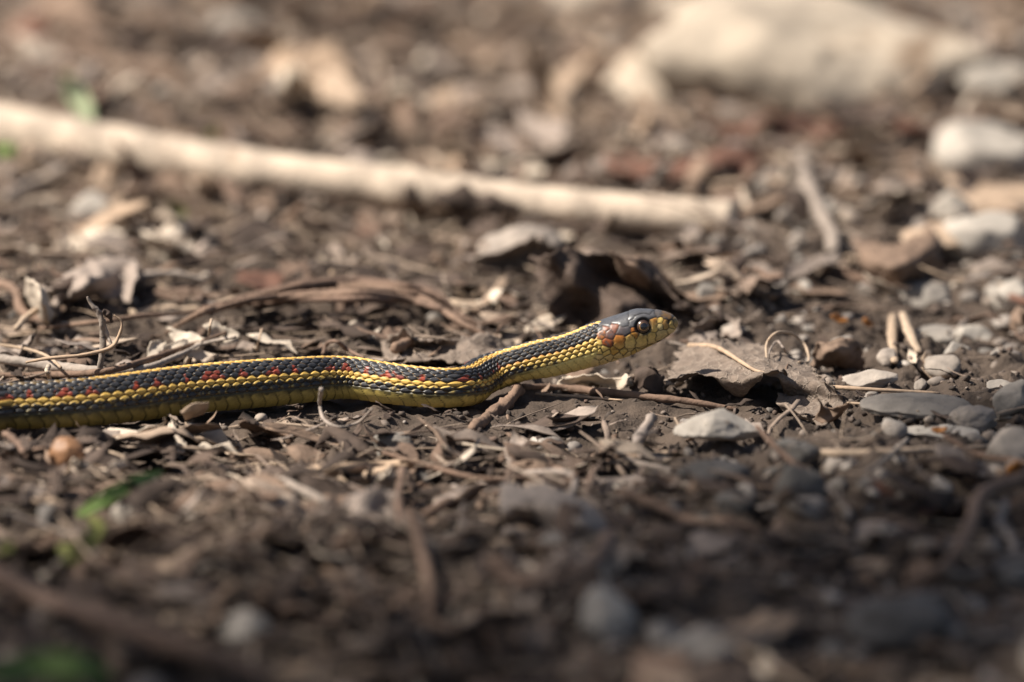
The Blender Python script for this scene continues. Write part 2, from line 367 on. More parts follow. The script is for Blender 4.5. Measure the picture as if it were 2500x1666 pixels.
# ------------------------------------------------------------------ ground
def Hraw(x, y):
    p = np.stack([x, y], -1)
    left = smooth(0.03, -0.12, x)
    h = 0.0035 * NA(p, 0.17) + (0.0016 + .0012 * left) * NB(p, 0.05) + 0.0019 * NC_(p, 0.017) + 0.0009 * ND(p, 0.0055) + 0.00035 * NA(p + 3.1, 0.0021)
    return h
def Hg(x, y):
    x = np.asarray(x, float); y = np.asarray(y, float); shp = x.shape
    x = x.ravel(); y = y.ravel()
    h = Hraw(x, y)
    d = np.full(len(x), 9.0)
    near = (np.abs(y + .0) < .5) & (np.abs(x) < .6)
    d[near] = snake_dist(x[near], y[near])
    k = smooth(0.035, 0.0, d)                    # the body beds into the soil
    low = 0.0010 * NC_(np.stack([x, y], -1), 0.017) + 0.0005 * ND(np.stack([x, y], -1), 0.0055) - 0.0009
    h = h * (1 - k) + np.minimum(low, 0.0004) * k
    return h.reshape(shp)
def grow(a, lim, r=1.22):
    out = [a]; st = 0.002
    while abs(out[-1]) < lim:
        out.append(out[-1] + math.copysign(st, a)); st *= r
    return out[1:]
gx = np.concatenate([np.array(grow(-.19, 25))[::-1], np.arange(-.19, .1901, .0011), grow(.19, 25)])
gy = np.concatenate([np.array(grow(-.36, 25))[::-1], np.arange(-.36, -.09, .0024), np.arange(-.09, .07, .00105), np.arange(.07, .70, .0026), grow(.70, 25)])
GX, GY = np.meshgrid(gx, gy)
GZ = Hg(GX, GY)
GV = np.stack([GX, GY, GZ], -1).reshape(-1, 3)
me = mesh_from('ground', GV, grid_faces(len(gy), len(gx)))
ground = tag(link('ground', me, M['soil']), kind='structure')
def H1(x, y): return float(Hg(np.array([x]), np.array([y]))[0])

# ------------------------------------------------------------------ snake
def build_snake():
    step = 0.00028
    s1 = np.arange(0, s_frame - .02, .0008)
    s2 = np.arange(s_frame - .02, s_end - .004, step)
    s3 = s_end - .004 * (1 - np.sin(np.linspace(0, math.pi / 2, 26))[1:])
    s = np.concatenate([s1, s2, s3]); m = len(s)
    N = 270
    th = np.linspace(0, 2 * math.pi, N, endpoint=False)
    c = np.stack([np.interp(s, S, Cd[:, k]) for k in range(3)], 1)
    T = np.gradient(c, s, axis=0)
    for _ in range(8): T[1:-1] = (T[:-2] + 2 * T[1:-1] + T[2:]) / 4
    T /= np.linalg.norm(T, axis=1)[:, None]
    up = np.array([0, 0, 1.0])
    U = up - (T @ up)[:, None] * T; U /= np.linalg.norm(U, axis=1)[:, None]
    B = np.cross(T, U)                           # +B = right of travel = towards the viewer
    rl = np.radians(np.interp(s, S, rolld))
    D = U * np.cos(rl)[:, None] + B * np.sin(rl)[:, None]      # dorsal, rolled towards the viewer
    E = B * np.cos(rl)[:, None] - U * np.sin(rl)[:, None]     # viewer side
    r = np.interp(s, S, rd)
    k = 9
    r = np.convolve(np.pad(r, k, 'edge'), np.ones(2 * k + 1) / (2 * k + 1), 'valid')
    rt, rb, wd = r.copy(), r * 0.98, r.copy()
    # head: distances from centre line to traced profile, in the head's own median plane
    hs = np.array([s_of(nt_ + n_body_pts + i) for i in range(len(HEADC))])
    hc = np.array(HEADC, float)
    cpx = np.stack([np.interp(s, hs, hc[:, 0]), np.interp(s, hs, hc[:, 1])], 1)
    # smooth crop-space centre via projecting world centre
    dd = c - CAM; dep = dd @ FWD
    cpx[:, 0] = ((dd @ RGT) / dep / PXR + 1250 - 1130) * 4.278
    cpx[:, 1] = ((-(dd @ UPV)) / dep / PXR + 833 - 720) * 4.278
    tpx = np.gradient(cpx, axis=0); tpx /= np.linalg.norm(tpx, axis=1)[:, None]
    npx = np.stack([tpx[:, 1], -tpx[:, 0]], 1)   # up in image (y down)
    ih = np.where(s > hs[1] - .004)[0]
    def cast(o, d, poly):
        best = 1e9
        a = poly[:-1]; e = poly[1:] - a
        den = d[0] * e[:, 1] - d[1] * e[:, 0]
        w = a - o
        with np.errstate(divide='ignore', invalid='ignore'):
            t = (w[:, 0] * e[:, 1] - w[:, 1] * e[:, 0]) / den; q = (w[:, 0] * d[1] - w[:, 1] * d[0]) / den
        ok = (q >= -0.001) & (q <= 1.001) & (t > 0)
        return t[ok].min() if ok.any() else None
    pxm = dep * PXR / 4.278                      # metres per crop pixel
    for i in ih:
        a = cast(cpx[i], npx[i], TOPP); b = cast(cpx[i], -npx[i], BOTP)
        kbl = float(smooth(hs[1] - .004, hs[1] + .002, s[i]))
        if a: rt[i] = rt[i] * (1 - kbl) + a * pxm[i] * kbl
        if b: rb[i] = rb[i] * (1 - kbl) + b * pxm[i] * kbl
        wd[i] = wd[i] * (1 - kbl) + np.interp(s[i], hs, HW) * .001 * kbl
    rt[-1] = rb[-1] = 1e-5; wd[-1] = 1e-5
    for a in (rt, rb):
        for _ in range(3): a[ih[0]:-1] = (np.concatenate([[a[ih[0] - 1]], a[ih[0]:-2]]) + 2 * a[ih[0]:-1] + a[ih[0] + 1:]) / 4
    # cross section
    hk = smooth(hs[3], hs[6], s)                 # head-ness
    ct, sn = np.cos(th), np.sin(th)
    ex = 2.0 + 0.7 * hk[:, None]
    den = (np.abs(ct)[None, :] ** ex + np.abs(sn)[None, :] ** ex) ** (1 / ex)
    rv = np.where(ct[None, :] > 0, rt[:, None], rb[:, None])
    # belly a little flattened where it rests
    ylo = ct[None, :] / den; xl = sn[None, :] / den
    bodyk = 1 - smooth(s_head0 - .03, s_head0, s)
    ylo = np.where(ylo < -0.80, -0.80 - (-0.80 - ylo) * (1 - 0.75 * bodyk[:, None]), ylo)
    # head: narrower across the crown, cheeks fuller below, chin tucked
    taper = 1 - hk[:, None] * (0.16 * np.clip(ylo, 0, 1) ** 2 + 0.22 * np.clip(-ylo, 0, 1) ** 1.5)
    a = ylo * rv; b = xl * wd[:, None] * taper
    # brow ridge above the eye, small hollow in front of it (lore)
    # sagittal study coordinates (crop pixels), mirrored for both sides
    qx = cpx[:, 0][:, None] + npx[:, 0][:, None] * a / pxm[:, None] * .98
    qy = cpx[:, 1][:, None] + npx[:, 1][:, None] * a / pxm[:, None] * .98 + np.abs(b) / pxm[:, None] * 0.20
    EYE = np.array([1888., 318.])
    de = np.hypot(qx - EYE[0], qy - EYE[1])
    P = c[:, None, :] + a[..., None] * D[:, None, :] + b[..., None] * E[:, None, :]
    # outward normals of the smooth surface
    du = np.gradient(P, axis=0); dv = (np.roll(P, -1, 1) - np.roll(P, 1, 1))
    Nn = np.cross(dv, du); Nn /= np.linalg.norm(Nn, axis=2)[..., None] + 1e-15
    flip = np.sign((Nn * (P - c[:, None, :])).sum(2)); Nn *= np.where(flip == 0, 1, flip)[..., None]
    # ---- scale lattice on the body
    pitch = np.interp(s, [0, s_frame, s_head0 - .045, s_head0, s_end], [.0034, .0034, .0031, .0024, .0019])
    phi = np.concatenate([[0], np.cumsum(np.diff(s) / pitch[:-1])])
    ROW = R(12.5); VEN = R(92.5)
    tha = np.where(th > math.pi, th - 2 * math.pi, th)       # viewer side positive
    rndp = lambda a_, b_: np.mod(np.sin(a_ * 12.9898 + b_ * 78.233) * 43758.5453, 1.0)
    hgt = np.full((m, N), -1.0); colr = np.zeros((m, N, 3)); bestj = np.zeros((m, N)); bestn = np.zeros((m, N)); eb = np.full((m, N), 9.0)
    PV = np.broadcast_to(phi[:, None], (m, N)); PH = PV / .84; TT = np.broadcast_to((tha / ROW)[None, :], (m, N))
    asl = np.zeros((m, N))
    for dj in (-1, 0, 1):
        j = np.round(TT) + dj; jc = np.clip(j, -7, 7)
        offp = np.where(np.mod(jc, 2) == 0, 0.0, 0.5)
        n0 = np.round(PH - offp)
        for dn in (-1, 0, 1):
            n = n0 + dn
            aa = PH - (n + offp); bb = TT - jc
            ea = (np.abs(aa) / 0.60) ** 1.5 + (np.abs(bb) / 0.80) ** 1.5
            hh = 0.45 * (1 - (bb / .8) ** 2) - 0.70 * aa + 0.18 * np.exp(-(bb / .08) ** 2) + .18 * (rndp(n, jc) - .5) - 5 * np.clip(ea - .50, 0, 9)
            up_ = hh > hgt
            hgt = np.where(up_, hh, hgt); bestj = np.where(up_, jc, bestj); bestn = np.where(up_, n, bestn); eb = np.where(up_, ea, eb); asl = np.where(up_, aa, asl)
    hgt = np.clip(hgt, -1.0, 2)
    # ventral plates
    av = np.abs(tha)[None, :] - VEN
    slant = np.clip(av, 0, R(30)) * 0.9
    pv = PV + 0.35 - slant
    nv = np.floor(pv); fv = pv - nv
    hv = 0.75 * (1 - fv) + 0.12 - 1.0 * smooth(0.10, 0.0, fv) - 0.0
    isv = np.broadcast_to(av > 0, (m, N))
    hv = hv - 0.9 * np.exp(-(av / R(2.2)) ** 2)
    h = np.where(isv, hv * 0.7, hgt)
    amp = np.interp(s, [0, s_frame, s_head0, hs[4], s_end], [.00036, .00036, .00034, .00032, .00015])[:, None] * np.clip(r / .005, .2, 1)[:, None]
    # ---- colours of the body
    aj = np.abs(bestj)
    def hash1(*k):
        x = np.zeros(np.shape(k[0]))
        for i, q in enumerate(k): x = x + q * (12.9898 + 65.233 * i)
        return np.mod(np.sin(x) * 43758.5453, 1.0)
    rnd = hash1(bestn, bestj)
    black = np.array([.030, .030, .033]); yel = np.array([.70, .44, .10]); yg = np.array([.68, .50, .15]); dors = np.array([.74, .46, .12]); red = np.array([.34, .055, .025]); gap = np.array([.006, .006, .006])
    neckk = smooth(s_head0 - .008, s_head0 + .014, s)[:, None]          # 0 body .. 1 fore-neck
    headk = smooth(hs[2], hs[4], s)[:, None]
    col = black[None, None] * (0.75 + 0.6 * rnd[..., None])
    col = np.where((aj == 0)[..., None], dors * (0.85 + 0.25 * rnd[..., None]), col)
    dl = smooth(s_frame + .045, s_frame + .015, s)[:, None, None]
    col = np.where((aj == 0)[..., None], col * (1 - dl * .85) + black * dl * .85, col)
    inner = (s > s_frame + .03)[:, None] & (aj == 1) & (np.sign(bestj) * (TT - bestj) < -0.16)
    col = np.where((inner & (headk < .9))[..., None], dors * .9, col)
    half6 = (aj == 6) & (np.sign(bestj) * (TT - bestj) < -.18 + .25 * N3[5](P, .0013) + .5 * neckk + .25 * smooth(0., -.5, asl))
    lat = (aj == 5) | half6
    ycol = yel * (1 - .12 * neckk[..., None]) + (yg - yel) * np.where(aj == 6, .35, .1)[..., None]
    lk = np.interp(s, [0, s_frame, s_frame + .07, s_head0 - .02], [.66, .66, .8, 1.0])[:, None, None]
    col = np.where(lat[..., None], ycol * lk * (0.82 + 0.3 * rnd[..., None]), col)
    # lower rows: black with a greenish tip on the body, all yellow on the fore-neck
    low = (aj >= 6) & ~half6
    ltip = smooth(-.1, -.5, asl)
    ltip = ltip * np.where(aj == 7, .6, .3) * (rnd > .4)
    lowc = black * 1.1 * (1 - ltip[..., None]) + yg * .62 * ltip[..., None]
    ny = np.clip(neckk * 1.0 - np.where(aj == 6, .35, .2) * (rnd > .35) * (1 - headk), 0, 1)
    mott = smooth(.3, .7, ny + .30 * (N3[1](P, .0016)) + .5 * (rnd - .5))
    lowc = lowc * (1 - mott[..., None]) + (yg * .95 + yel * .12) * mott[..., None]
    col = np.where(low[..., None], lowc * (.9 + .2 * rnd[..., None]), col)
    # red flecks in the black rows just above the side stripe
    rp = np.abs(np.mod(PH / 2.75 + .17 * np.sin(PH * 1.3) + .1 * np.sin(PH * .61 + 2), 1.0) - .5) * 2.75 + .16 * N3[3](P, .0016) + .35 * (rnd - .5)
    at5 = np.abs(TT)
    rw = np.interp(at5, [2.6, 3.4, 3.9, 4.5], [0., .20, .40, .58])
    rk = (smooth(rw + .06, rw - .06, rp) * smooth(2.6, 3.0, at5) * smooth(4.7, 4.45, at5) * (s < s_head0 - .004)[:, None]) * (.55 + .45 * rnd)
    col = col * (1 - rk[..., None]) + red * rk[..., None]
    isr2 = (aj == 5) & ((s > s_head0 - .004) & (s < hs[3]))[:, None]
    o2 = (isr2 * smooth(-.05, -.45, np.sign(bestj) * (TT - bestj)) * (rnd > .2))[..., None]
    col = col * (1 - .75 * o2) + np.array([.50, .17, .04]) * .75 * o2
    ed = smooth(.54, .76, eb)[..., None]
    gcol = np.where(lat[..., None], np.array([.17, .10, .026]), gap)
    gcol = np.where((aj == 0)[..., None], np.array([.20, .11, .03]), gcol)
    gcol = np.where(low[..., None], np.array([.02, .018, .012]) * (1 - neckk[..., None]) + np.array([.2, .15, .04]) * neckk[..., None], gcol)
    gcol = gcol * (1 - .6 * rk[..., None]) + red * .6 * rk[..., None]
    col = col * (1 - ed) + gcol * ed
    # cheeks behind the jaw turn yellow below
    vcol = (yg * (1 - neckk[..., None]) + np.array([.80, .62, .24]) * neckk[..., None]) * np.ones((m, N, 1)) * (.92 + .16 * hash1(nv)[..., None])
    belly_shade = np.interp(s, [0, s_frame, s_frame + .05, s_head0 - .02, s_head0 + .008], [.30, .30, .48, .80, 1.0])[:, None]  # olive belly tone plus shadow painted into the pigment, darkest at the left
    vcol = vcol * belly_shade[..., None] * np.array([1., 1.03, .95])
    dk = np.clip(smooth(.16, .02, fv), 0, 1) * (1 - .55 * headk) * (1 - .35 * neckk)
    corner = np.exp(-(av / (R(9) + R(16) * (1 - belly_shade))) ** 2) * smooth(.25, .9, fv) * (1 - neckk)
    band = smooth(R(13), R(5), av + R(5) * N3[2](P, .002) + R(5) * (fv - .5)) * (1 - neckk) * .92
    dk = np.clip(np.maximum(dk * .85 + corner * .9, band), 0, 1)[..., None]
    vcol = vcol * (1 - dk) + np.array([.03, .028, .015]) * dk
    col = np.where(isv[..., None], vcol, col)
    rough = np.where(isv | (aj >= 5), .45, .40) + .08 * rnd
    # ---- head shields: sites traced from the photo (x, y, plate, colour)
    G = np.array
    dkgrey = G([.075, .075, .081]); grey2 = G([.085, .084, .089]); och = G([.52, .28, .05]); oran = G([.50, .165, .025]); rust = G([.32, .085, .022]); ylw = G([.80, .57, .17]); pal = G([.78, .60, .26]); brn = G([.16, .095, .045])
    sites = [
        (1600, 240, 'par', dkgrey), (1500, 285, 'par', dkgrey), (1690, 270, 'par', dkgrey), (1700, 215, 'par', dkgrey), (1425, 300, 'par', dkgrey),
        (1840, 235, 'sup', grey2), (1930, 222, 'sup', grey2), (1790, 290, 'sup', grey2), (1985, 212, 'sup', grey2),
        (1820, 165, 'fro', dkgrey), (1940, 165, 'fro', dkgrey), (1760, 205, 'fro', dkgrey),
        (2050, 190, 'pre', grey2 * .8 + brn * .2), (2130, 212, 'int', brn * .8), (2110, 180, 'int', brn * .8), (2180, 225, 'int', brn),
        (2236, 300, 'ros', ylw * .45 + brn * .5), (2225, 250, 'ros', brn),
        (2000, 258, 'po', oran * .55 + brn * .4), (2005, 300, 'po', ylw * .6 + oran * .35), (2003, 345, 'po', ylw),
        (2072, 262, 'lo2', ylw * .85), (2072, 322, 'lo', pal * .8), (2122, 285, 'na', oran * .5 + brn * .5), (2128, 320, 'na', ylw * .7), (2195, 285, 'na2', ylw * .4 + brn * .6), (2195, 320, 'na2', ylw * .7),
        (2175, 372, 's1', pal * .85), (2112, 398, 's2', pal * .85), (2064, 405, 's3', pal * .85), (2056, 450, 's3', pal * .85), (1988, 420, 's4', ylw * .95), (1982, 480, 's4', pal * .95), (1872, 430, 's5', ylw * .9), (1868, 475, 's5', ylw), (1866, 520, 's5', pal), (1752, 440, 's6', ylw * .9), (1746, 490, 's6', ylw), (1740, 535, 's6', pal),
        (1640, 445, 's7', oran), (1635, 520, 's7', ylw * .8 + oran * .2), (1505, 480, 's8', rust),
        (1800, 355, 'p1', oran), (1805, 394, 'p2', och),
        (1650, 360, 't1', dkgrey * .8 + rust * .15), (1710, 365, 't1', dkgrey), (1535, 388, 't2', rust * .35 + dkgrey * .5), (1590, 332, 't3', rust * .55 + dkgrey * .3), (1492, 328, 't4', rust * .6 + dkgrey * .3), (1462, 364, 't5', oran * .45 + rust * .2), (1432, 405, 't6', oran * .6), (1390, 350, 't7', dkgrey * .7), (1440, 330, 't8', dkgrey * .7),
        (1410, 470, 'c1', ylw), (1392, 525, 'c2', ylw), (1420, 575, 'c3', ylw), (1480, 548, 'c4', ylw * .9), (1340, 490, 'c5', ylw * .9), (1590, 575, 'l1', och * .8 + ylw * .3), (1690, 583, 'l2', ylw * .9), (1500, 590, 'l3', ylw), (1790, 612, 'l4', ylw * .9), (1890, 590, 'l5', ylw * .9), (1985, 552, 'l6', ylw * .9), (2075, 508, 'l7', ylw * .85), (2160, 455, 'l8', ylw * .85),
        (1420, 625, 'g1', pal), (1520, 640, 'g2', pal), (1620, 630, 'g3', pal), (1720, 620, 'g4', pal), (1470, 690, 'g5', pal), (1600, 690, 'g6', pal), (1840, 600, 'g7', pal), (1380, 690, 'g8', pal), (1990, 600, 'g9', pal), (2130, 530, 'g10', pal),
    ]
    sp = np.array([(a_, b_) for a_, b_, _, _ in sites]); names = [x[2] for x in sites]; pid = np.array([names.index(x) for x in names]); sc = np.array([x[3] for x in sites])
    hi = np.where(s > hs[3] - .001)[0]; qa = qx[hi]; qb = qy[hi]
    wob = 4 * N3[2](P[hi], .0022)
    d2 = (qa[..., None] + wob[..., None] - sp[:, 0]) ** 2 + (qb[..., None] - sp[:, 1]) ** 2
    near1 = d2.argmin(-1); p1 = pid[near1]; dmin = np.take_along_axis(d2, near1[..., None], -1)[..., 0]
    same = pid[None, None, :] == p1[..., None]
    dist = (d2 - dmin[..., None]) / (2 * np.hypot(sp[near1][..., 0][..., None] - sp[:, 0], sp[near1][..., 1][..., None] - sp[:, 1]) + 1e-6)
    dist = np.where(same, 1e6, dist); db = dist.min(-1)               # distance to the seam, crop px
    wgt = np.exp(-d2 / (2 * 45. ** 2)) * same; hcol = (wgt[..., None] * sc).sum(2) / (wgt.sum(-1)[..., None] + 1e-12)
    nz = N3[4](P[hi], .0009)[..., None]; hcol = hcol * (1 + .10 * nz)
    strk = .55 + .45 * N3[0](P[hi] * np.array([1., 1., .6]), .0012)
    isl = (hcol[..., 1] > .25)
    for (ox, oy, orr, oc, ok_) in ((1625, 440, 75, oran, .95), (1740, 425, 45, oran, .5), (1560, 560, 60, och, .7), (1800, 385, 45, oran, .6), (2000, 265, 45, rust, .7), (1410, 440, 40, och, .5), (1990, 405, 40, och, .4), (1870, 415, 60, rust * .6, .55), (2130, 300, 35, rust, .5)):
        kx = (np.exp(-((qa - ox) ** 2 + (qb - oy) ** 2) / (2 * (orr * .62) ** 2)) * ok_ * strk * isl)[..., None]
        kx = np.clip(kx, 0, 1); hcol = hcol * (1 - kx) + oc * kx
    gx_ = (np.clip(N3[5](P[hi], .0011), 0, 1) * (hcol[..., 1] < .13) * (hcol[..., 0] > .1) * .7)[..., None]
    hcol = hcol * (1 - gx_) + dkgrey * gx_
    seam = np.exp(-(db / 5.5) ** 2)[..., None]
    hcol = hcol * (1 - .95 * seam) + np.array([.014, .011, .009]) * .95 * seam
    ring = smooth(104, 90, np.hypot(qa - EYE[0], qb - EYE[1]))[..., None]
    hcol = hcol * (1 - .85 * ring) + np.array([.028, .026, .026]) * .85 * ring
    nos = np.exp(-((np.hypot((qa - 2163), (qb - 277) * 1.1)) / 20.) ** 2)
    hcol = hcol * (1 - .93 * nos[..., None]) + np.array([.012, .008, .006]) * .93 * nos[..., None]
    hh = .50 * np.clip(db / 14., 0, 1) ** .7 - .25
    chin = np.clip(-ylo[hi], 0, 1)
    bx = 1405 + 45 * smooth(360, 250, qb) - 70 * smooth(560, 700, qb)
    inh = smooth(-6, 6, qa - bx)
    gapb = np.exp(-((qa - bx) / 7.) ** 2)
    h[hi] = h[hi] * (1 - inh) + hh * inh - .3 * gapb
    colh = col[hi]
    # behind the jaw the lower scales are yellow, upper ones black
    col[hi] = colh * (1 - inh[..., None]) + hcol * inh[..., None]
    rough[hi] = rough[hi] * (1 - inh) + np.where(qb < 300, .36, .46) * inh
    disp = amp * h
    # eye socket, nostril, mouth line, brow
    ds = np.zeros((m, N)); deh = np.hypot(qx - EYE[0], qy - EYE[1]); side = np.abs(sn)[None, :] > .2
    ds -= .00075 * smooth(92, 70, deh) * side
    ds += .00022 * np.exp(-((qy - 222) / 26.) ** 2) * np.exp(-((qx - 1885) / 85.) ** 2) * side
    ds -= .00018 * np.exp(-((qy - 290) / 50.) ** 2) * np.exp(-((qx - 2045) / 45.) ** 2) * side
    nosf = np.exp(-((np.hypot(qx - 2163, (qy - 277) * 1.1)) / 18.) ** 2); ds -= .00045 * nosf * side
    ml = np.interp(qx, [1500, 1575, 1660, 1800, 1930, 2040, 2130, 2205], [552, 552, 556, 552, 527, 484, 442, 396])
    mk = np.exp(-((qy - ml) / 7.) ** 2) * smooth(1520, 1600, qx) * smooth(2225, 2190, qx)
    ds -= .00016 * mk
    col = col * (1 - .55 * mk[..., None])
    P = P + Nn * (disp + ds)[..., None]
    # close the ends
    V = np.vstack([P.reshape(-1, 3), c[0] - T[0] * .004, P[-1].mean(0)[None]])
    F = grid_faces(m, N, True)[:, ::-1]
    k0 = m * N; jj = np.arange(N); j2 = (jj + 1) % N
    Tt = np.vstack([np.stack([np.full(N, k0), jj, j2], 1), np.stack([np.full(N, k0 + 1), (m - 1) * N + j2, (m - 1) * N + jj], 1)])
    me = mesh_from('snake_body', V, F, Tt)
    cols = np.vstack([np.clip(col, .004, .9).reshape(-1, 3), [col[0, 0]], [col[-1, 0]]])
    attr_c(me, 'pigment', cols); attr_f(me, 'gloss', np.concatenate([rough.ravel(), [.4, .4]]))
    mt = bpy.data.materials.new('snake_skin'); mt.use_nodes = True; nt = mt.node_tree; Nn_ = nt.nodes; L = nt.links
    Pb = Nn_['Principled BSDF']
    a1 = Nn_.new('ShaderNodeAttribute'); a1.attribute_name = 'pigment'; a2 = Nn_.new('ShaderNodeAttribute'); a2.attribute_name = 'gloss'
    tc = Nn_.new('ShaderNodeTexCoord'); nz = Nn_.new('ShaderNodeTexNoise'); nz.inputs['Scale'].default_value = 1500; nz.inputs['Detail'].default_value = 4
    L.new(tc.outputs['Object'], nz.inputs['Vector'])
    rr = ramp(nt, [(0.3, (.82,) * 3), (0.7, (1.12,) * 3)]); L.new(nz.outputs['Fac'], rr.inputs[0])
    mx = Nn_.new('ShaderNodeMix'); mx.data_type = 'RGBA'; mx.blend_type = 'MULTIPLY'; mx.inputs[0].default_value = 1
    L.new(a1.outputs['Color'], mx.inputs[6]); L.new(rr.outputs[0], mx.inputs[7]); L.new(mx.outputs[2], Pb.inputs['Base Color'])
    L.new(a2.outputs['Fac'], Pb.inputs['Roughness']); Pb.inputs['Specular IOR Level'].default_value = .5
    bp = Nn_.new('ShaderNodeBump'); bp.inputs['Strength'].default_value = .15; bp.inputs['Distance'].default_value = .0001; L.new(nz.outputs['Fac'], bp.inputs['Height']); L.new(bp.outputs[0], Pb.inputs['Normal'])
    root = bpy.data.objects.new('snake', None); COL.objects.link(root)
    tag(root, 'black garter snake with yellow stripes and red flecks, head raised off the litter', 'snake')
    link('body', me, mt, root)
    # eyes
    eo = bpy.data.materials.new('snake_eye'); eo.use_nodes = True; nt = eo.node_tree; Nn_ = nt.nodes; L = nt.links; Pb = Nn_['Principled BSDF']
    a1 = Nn_.new('ShaderNodeAttribute'); a1.attribute_name = 'pigment'; L.new(a1.outputs['Color'], Pb.inputs['Base Color'])
    Pb.inputs['Roughness'].default_value = .25; Pb.inputs['Coat Weight'].default_value = 1.0; Pb.inputs['Coat Roughness'].default_value = .03; Pb.inputs['Specular IOR Level'].default_value = .6
    dsel = np.where(np.abs(tha)[None, :] < math.pi, deh, 9e9)
    for sg in (1, -1):
        dm = np.where((np.sign(sn) == sg)[None, :], dsel, 9e9); ii = np.unravel_index(dm.argmin(), dm.shape)
        pos = P[ii] + Nn[ii] * (.00075)
        nrm = Nn[ii]
        rad = .00182
        V, Tr = ICO[5]; 
        z = Vector(nrm); mat = z.to_track_quat('Z', 'Y').to_matrix()
        Ve = V.copy(); Ve[:, 2] *= .86
        rr_ = np.hypot(V[:, 0] * 1.0 + .10 * 0, V[:, 1]); front = V[:, 2] > 0
        ang = np.arctan2(V[:, 1], V[:, 0])
        pc_ = np.array([.010, .010, .013]); iris = np.array([.050, .026, .016]); gold = np.array([.50, .27, .08]); rim = np.array([.012, .010, .010])
        cc = np.where((rr_ < .50)[:, None], pc_, iris)
        gk = np.exp(-((rr_ - .55) / .045) ** 2) * (.55 + .45 * np.cos(ang + 1.9))
        cc = cc * (1 - gk[:, None]) + gold * gk[:, None]
        rk2 = smooth(.78, .92, rr_)[:, None]; cc = cc * (1 - rk2) + rim * rk2
        cc[~front] = rim
        Ve = Ve * rad
        Ve = Ve @ np.array(mat).T
        em = mesh_from('eye', Ve, None, Tr); attr_c(em, 'pigment', cc)
        o = link('eye', em, eo, root, loc=pos - nrm * rad * .52)
        o['label'] = 'round dark eye with thin gold ring round the pupil'
build_snake()

# ------------------------------------------------------------------ generic builders for single things
def thing_mesh(name, V, F, T, mat, label, cat, group=None, parent=None, origin=None, tint=None):
    V = np.asarray(V, float); o0 = V.mean(0) if origin is None else np.asarray(origin)
    me = mesh_from(name, V - o0, F, T)
    if tint is not None: attr_f(me, 'tint', np.full(len(V), tint))
    o = link(name, me, mat, parent, loc=o0)
    if parent is None: tag(o, label, cat, group)
    elif label: o['label'] = label
    return o
def on(qx, qy, lift=0.0):                        # point on the soil under a photo pixel
    p = at(qx, qy, 0.0)
    for _ in range(3): p = at(qx, qy, H1(p[0], p[1]) + lift)
    return p
def px_rock(name, q, wpx, hpx, mat, label, seed, depth=0.8, sub=4, cuts=7, rot=0.0, cat='stone', sink=0.25, rough=.1, cutdepth=(.55, .9), tilt=(0, 0)):
    """stone whose base rests on the soil below photo pixel q=(x, base row)"""
    p = on(*q); k = mpp(p); W = wpx * k; Hh = hpx * k
    V, T = rock((W, W * depth, Hh / (1 - sink)), seed, sub, cuts, rough, cutdepth)
    Rm = np.array(Euler((tilt[0], tilt[1], rot)).to_matrix()); V = V @ Rm.T
    lo = V[:, 2].min(); hi = V[:, 2].max()
    c = np.array([p[0], p[1] + W * depth * .38, H1(p[0], p[1] + W * depth * .38) - lo - (hi - lo) * sink])
    me = mesh_from(name, V, None, T); o = link(name, me, mat, loc=c)
    return tag(o, label, cat)
def px_tube(name, pts, mat, label, cat, rpx, sides=10, bump=.12, seed=0, flat=1.0, n=None, parent=None, bscale=.006):
    """pts: (x, y, lift in mm above soil)"""
    P = [on(x, y, l * .001) for x, y, l in pts]
    k = mpp(P[0]); rr = [r * k for r in (rpx if isinstance(rpx, (list, tuple)) else [rpx] * len(pts))]
    V, F, T = tube(P, rr, sides, n or (len(pts) - 1) * 8 + 1, bump, bscale, seed, flat)
    return thing_mesh(name, V, F, T, mat, label, cat, parent=parent)
def net_leaf(name, net, mat, label, nu=40, nv=30, wav=.0005, t=.0003, seed=0, cat='leaf', ragged=.0):
    """crumpled leaf through a control net: rows of (x, y, height mm)"""
    rows = [spline([on(x, y, z * .001) for x, y, z in rw], nu) for rw in net]
    A = np.stack(rows, 0)                         # r x nu x 3
    G = np.stack([spline(A[:, i], nv) for i in range(nu)], 1)
    off = np.array([seed * 1.3, 0, seed * .7])
    G[..., 2] += wav * (N3[seed % 6](G + off, .007) + .5 * N3[(seed + 1) % 6](G + off, .0028))
    if ragged:
        e = np.zeros((nv, nu)); e[0] = e[-1] = 1; e[:, 0] = e[:, -1] = 1
        G[..., 0] += ragged * e * N3[(seed + 2) % 6](G, .003); G[..., 1] += 1.5 * ragged * e * N3[(seed + 3) % 6](G, .003)
    V, F = shell(G.reshape(-1, 3), nv, nu, t)
    return thing_mesh(name, V, F, None, mat, label, cat), G

exec_marker = None
# ------------------------------------------------------------------ pale peeled stick
P = [at(-90, 274, .010), at(0, 294, .010), at(250, 336, .0098), at(500, 378, .0092), at(700, 404, .0087), at(870, 422, .0082), at(960, 438, .0078), at(1150, 456, .0074), at(1400, 484, .007), at(1685, 505, .0068)]
P = [np.array([p[0], p[1], p[2]]) for p in P]
P = [P[0] + (P[0] - P[1]) * 1.2] + P
kk = [mpp(p) for p in P]
rpx = [55, 55, 54, 50, 49, 45, 46, 49, 40, 43, 41, 45]
V, F, T = tube(P, [r * k for r, k in zip(rpx, kk)], 32, 260, .045, .014, 2)
stick = bpy.data.objects.new('peeled_stick', None); COL.objects.link(stick); stick.location = P[-1]
tag(stick, 'long thick bleached bark-free stick lying across the litter behind the snake', 'stick')
def child(name, V, F, T, mat, parent, label=None):
    V = np.asarray(V) - np.array(parent.location); o = link(name, mesh_from(name, V, F, T), mat, parent)
    if label: o['label'] = label
    return o
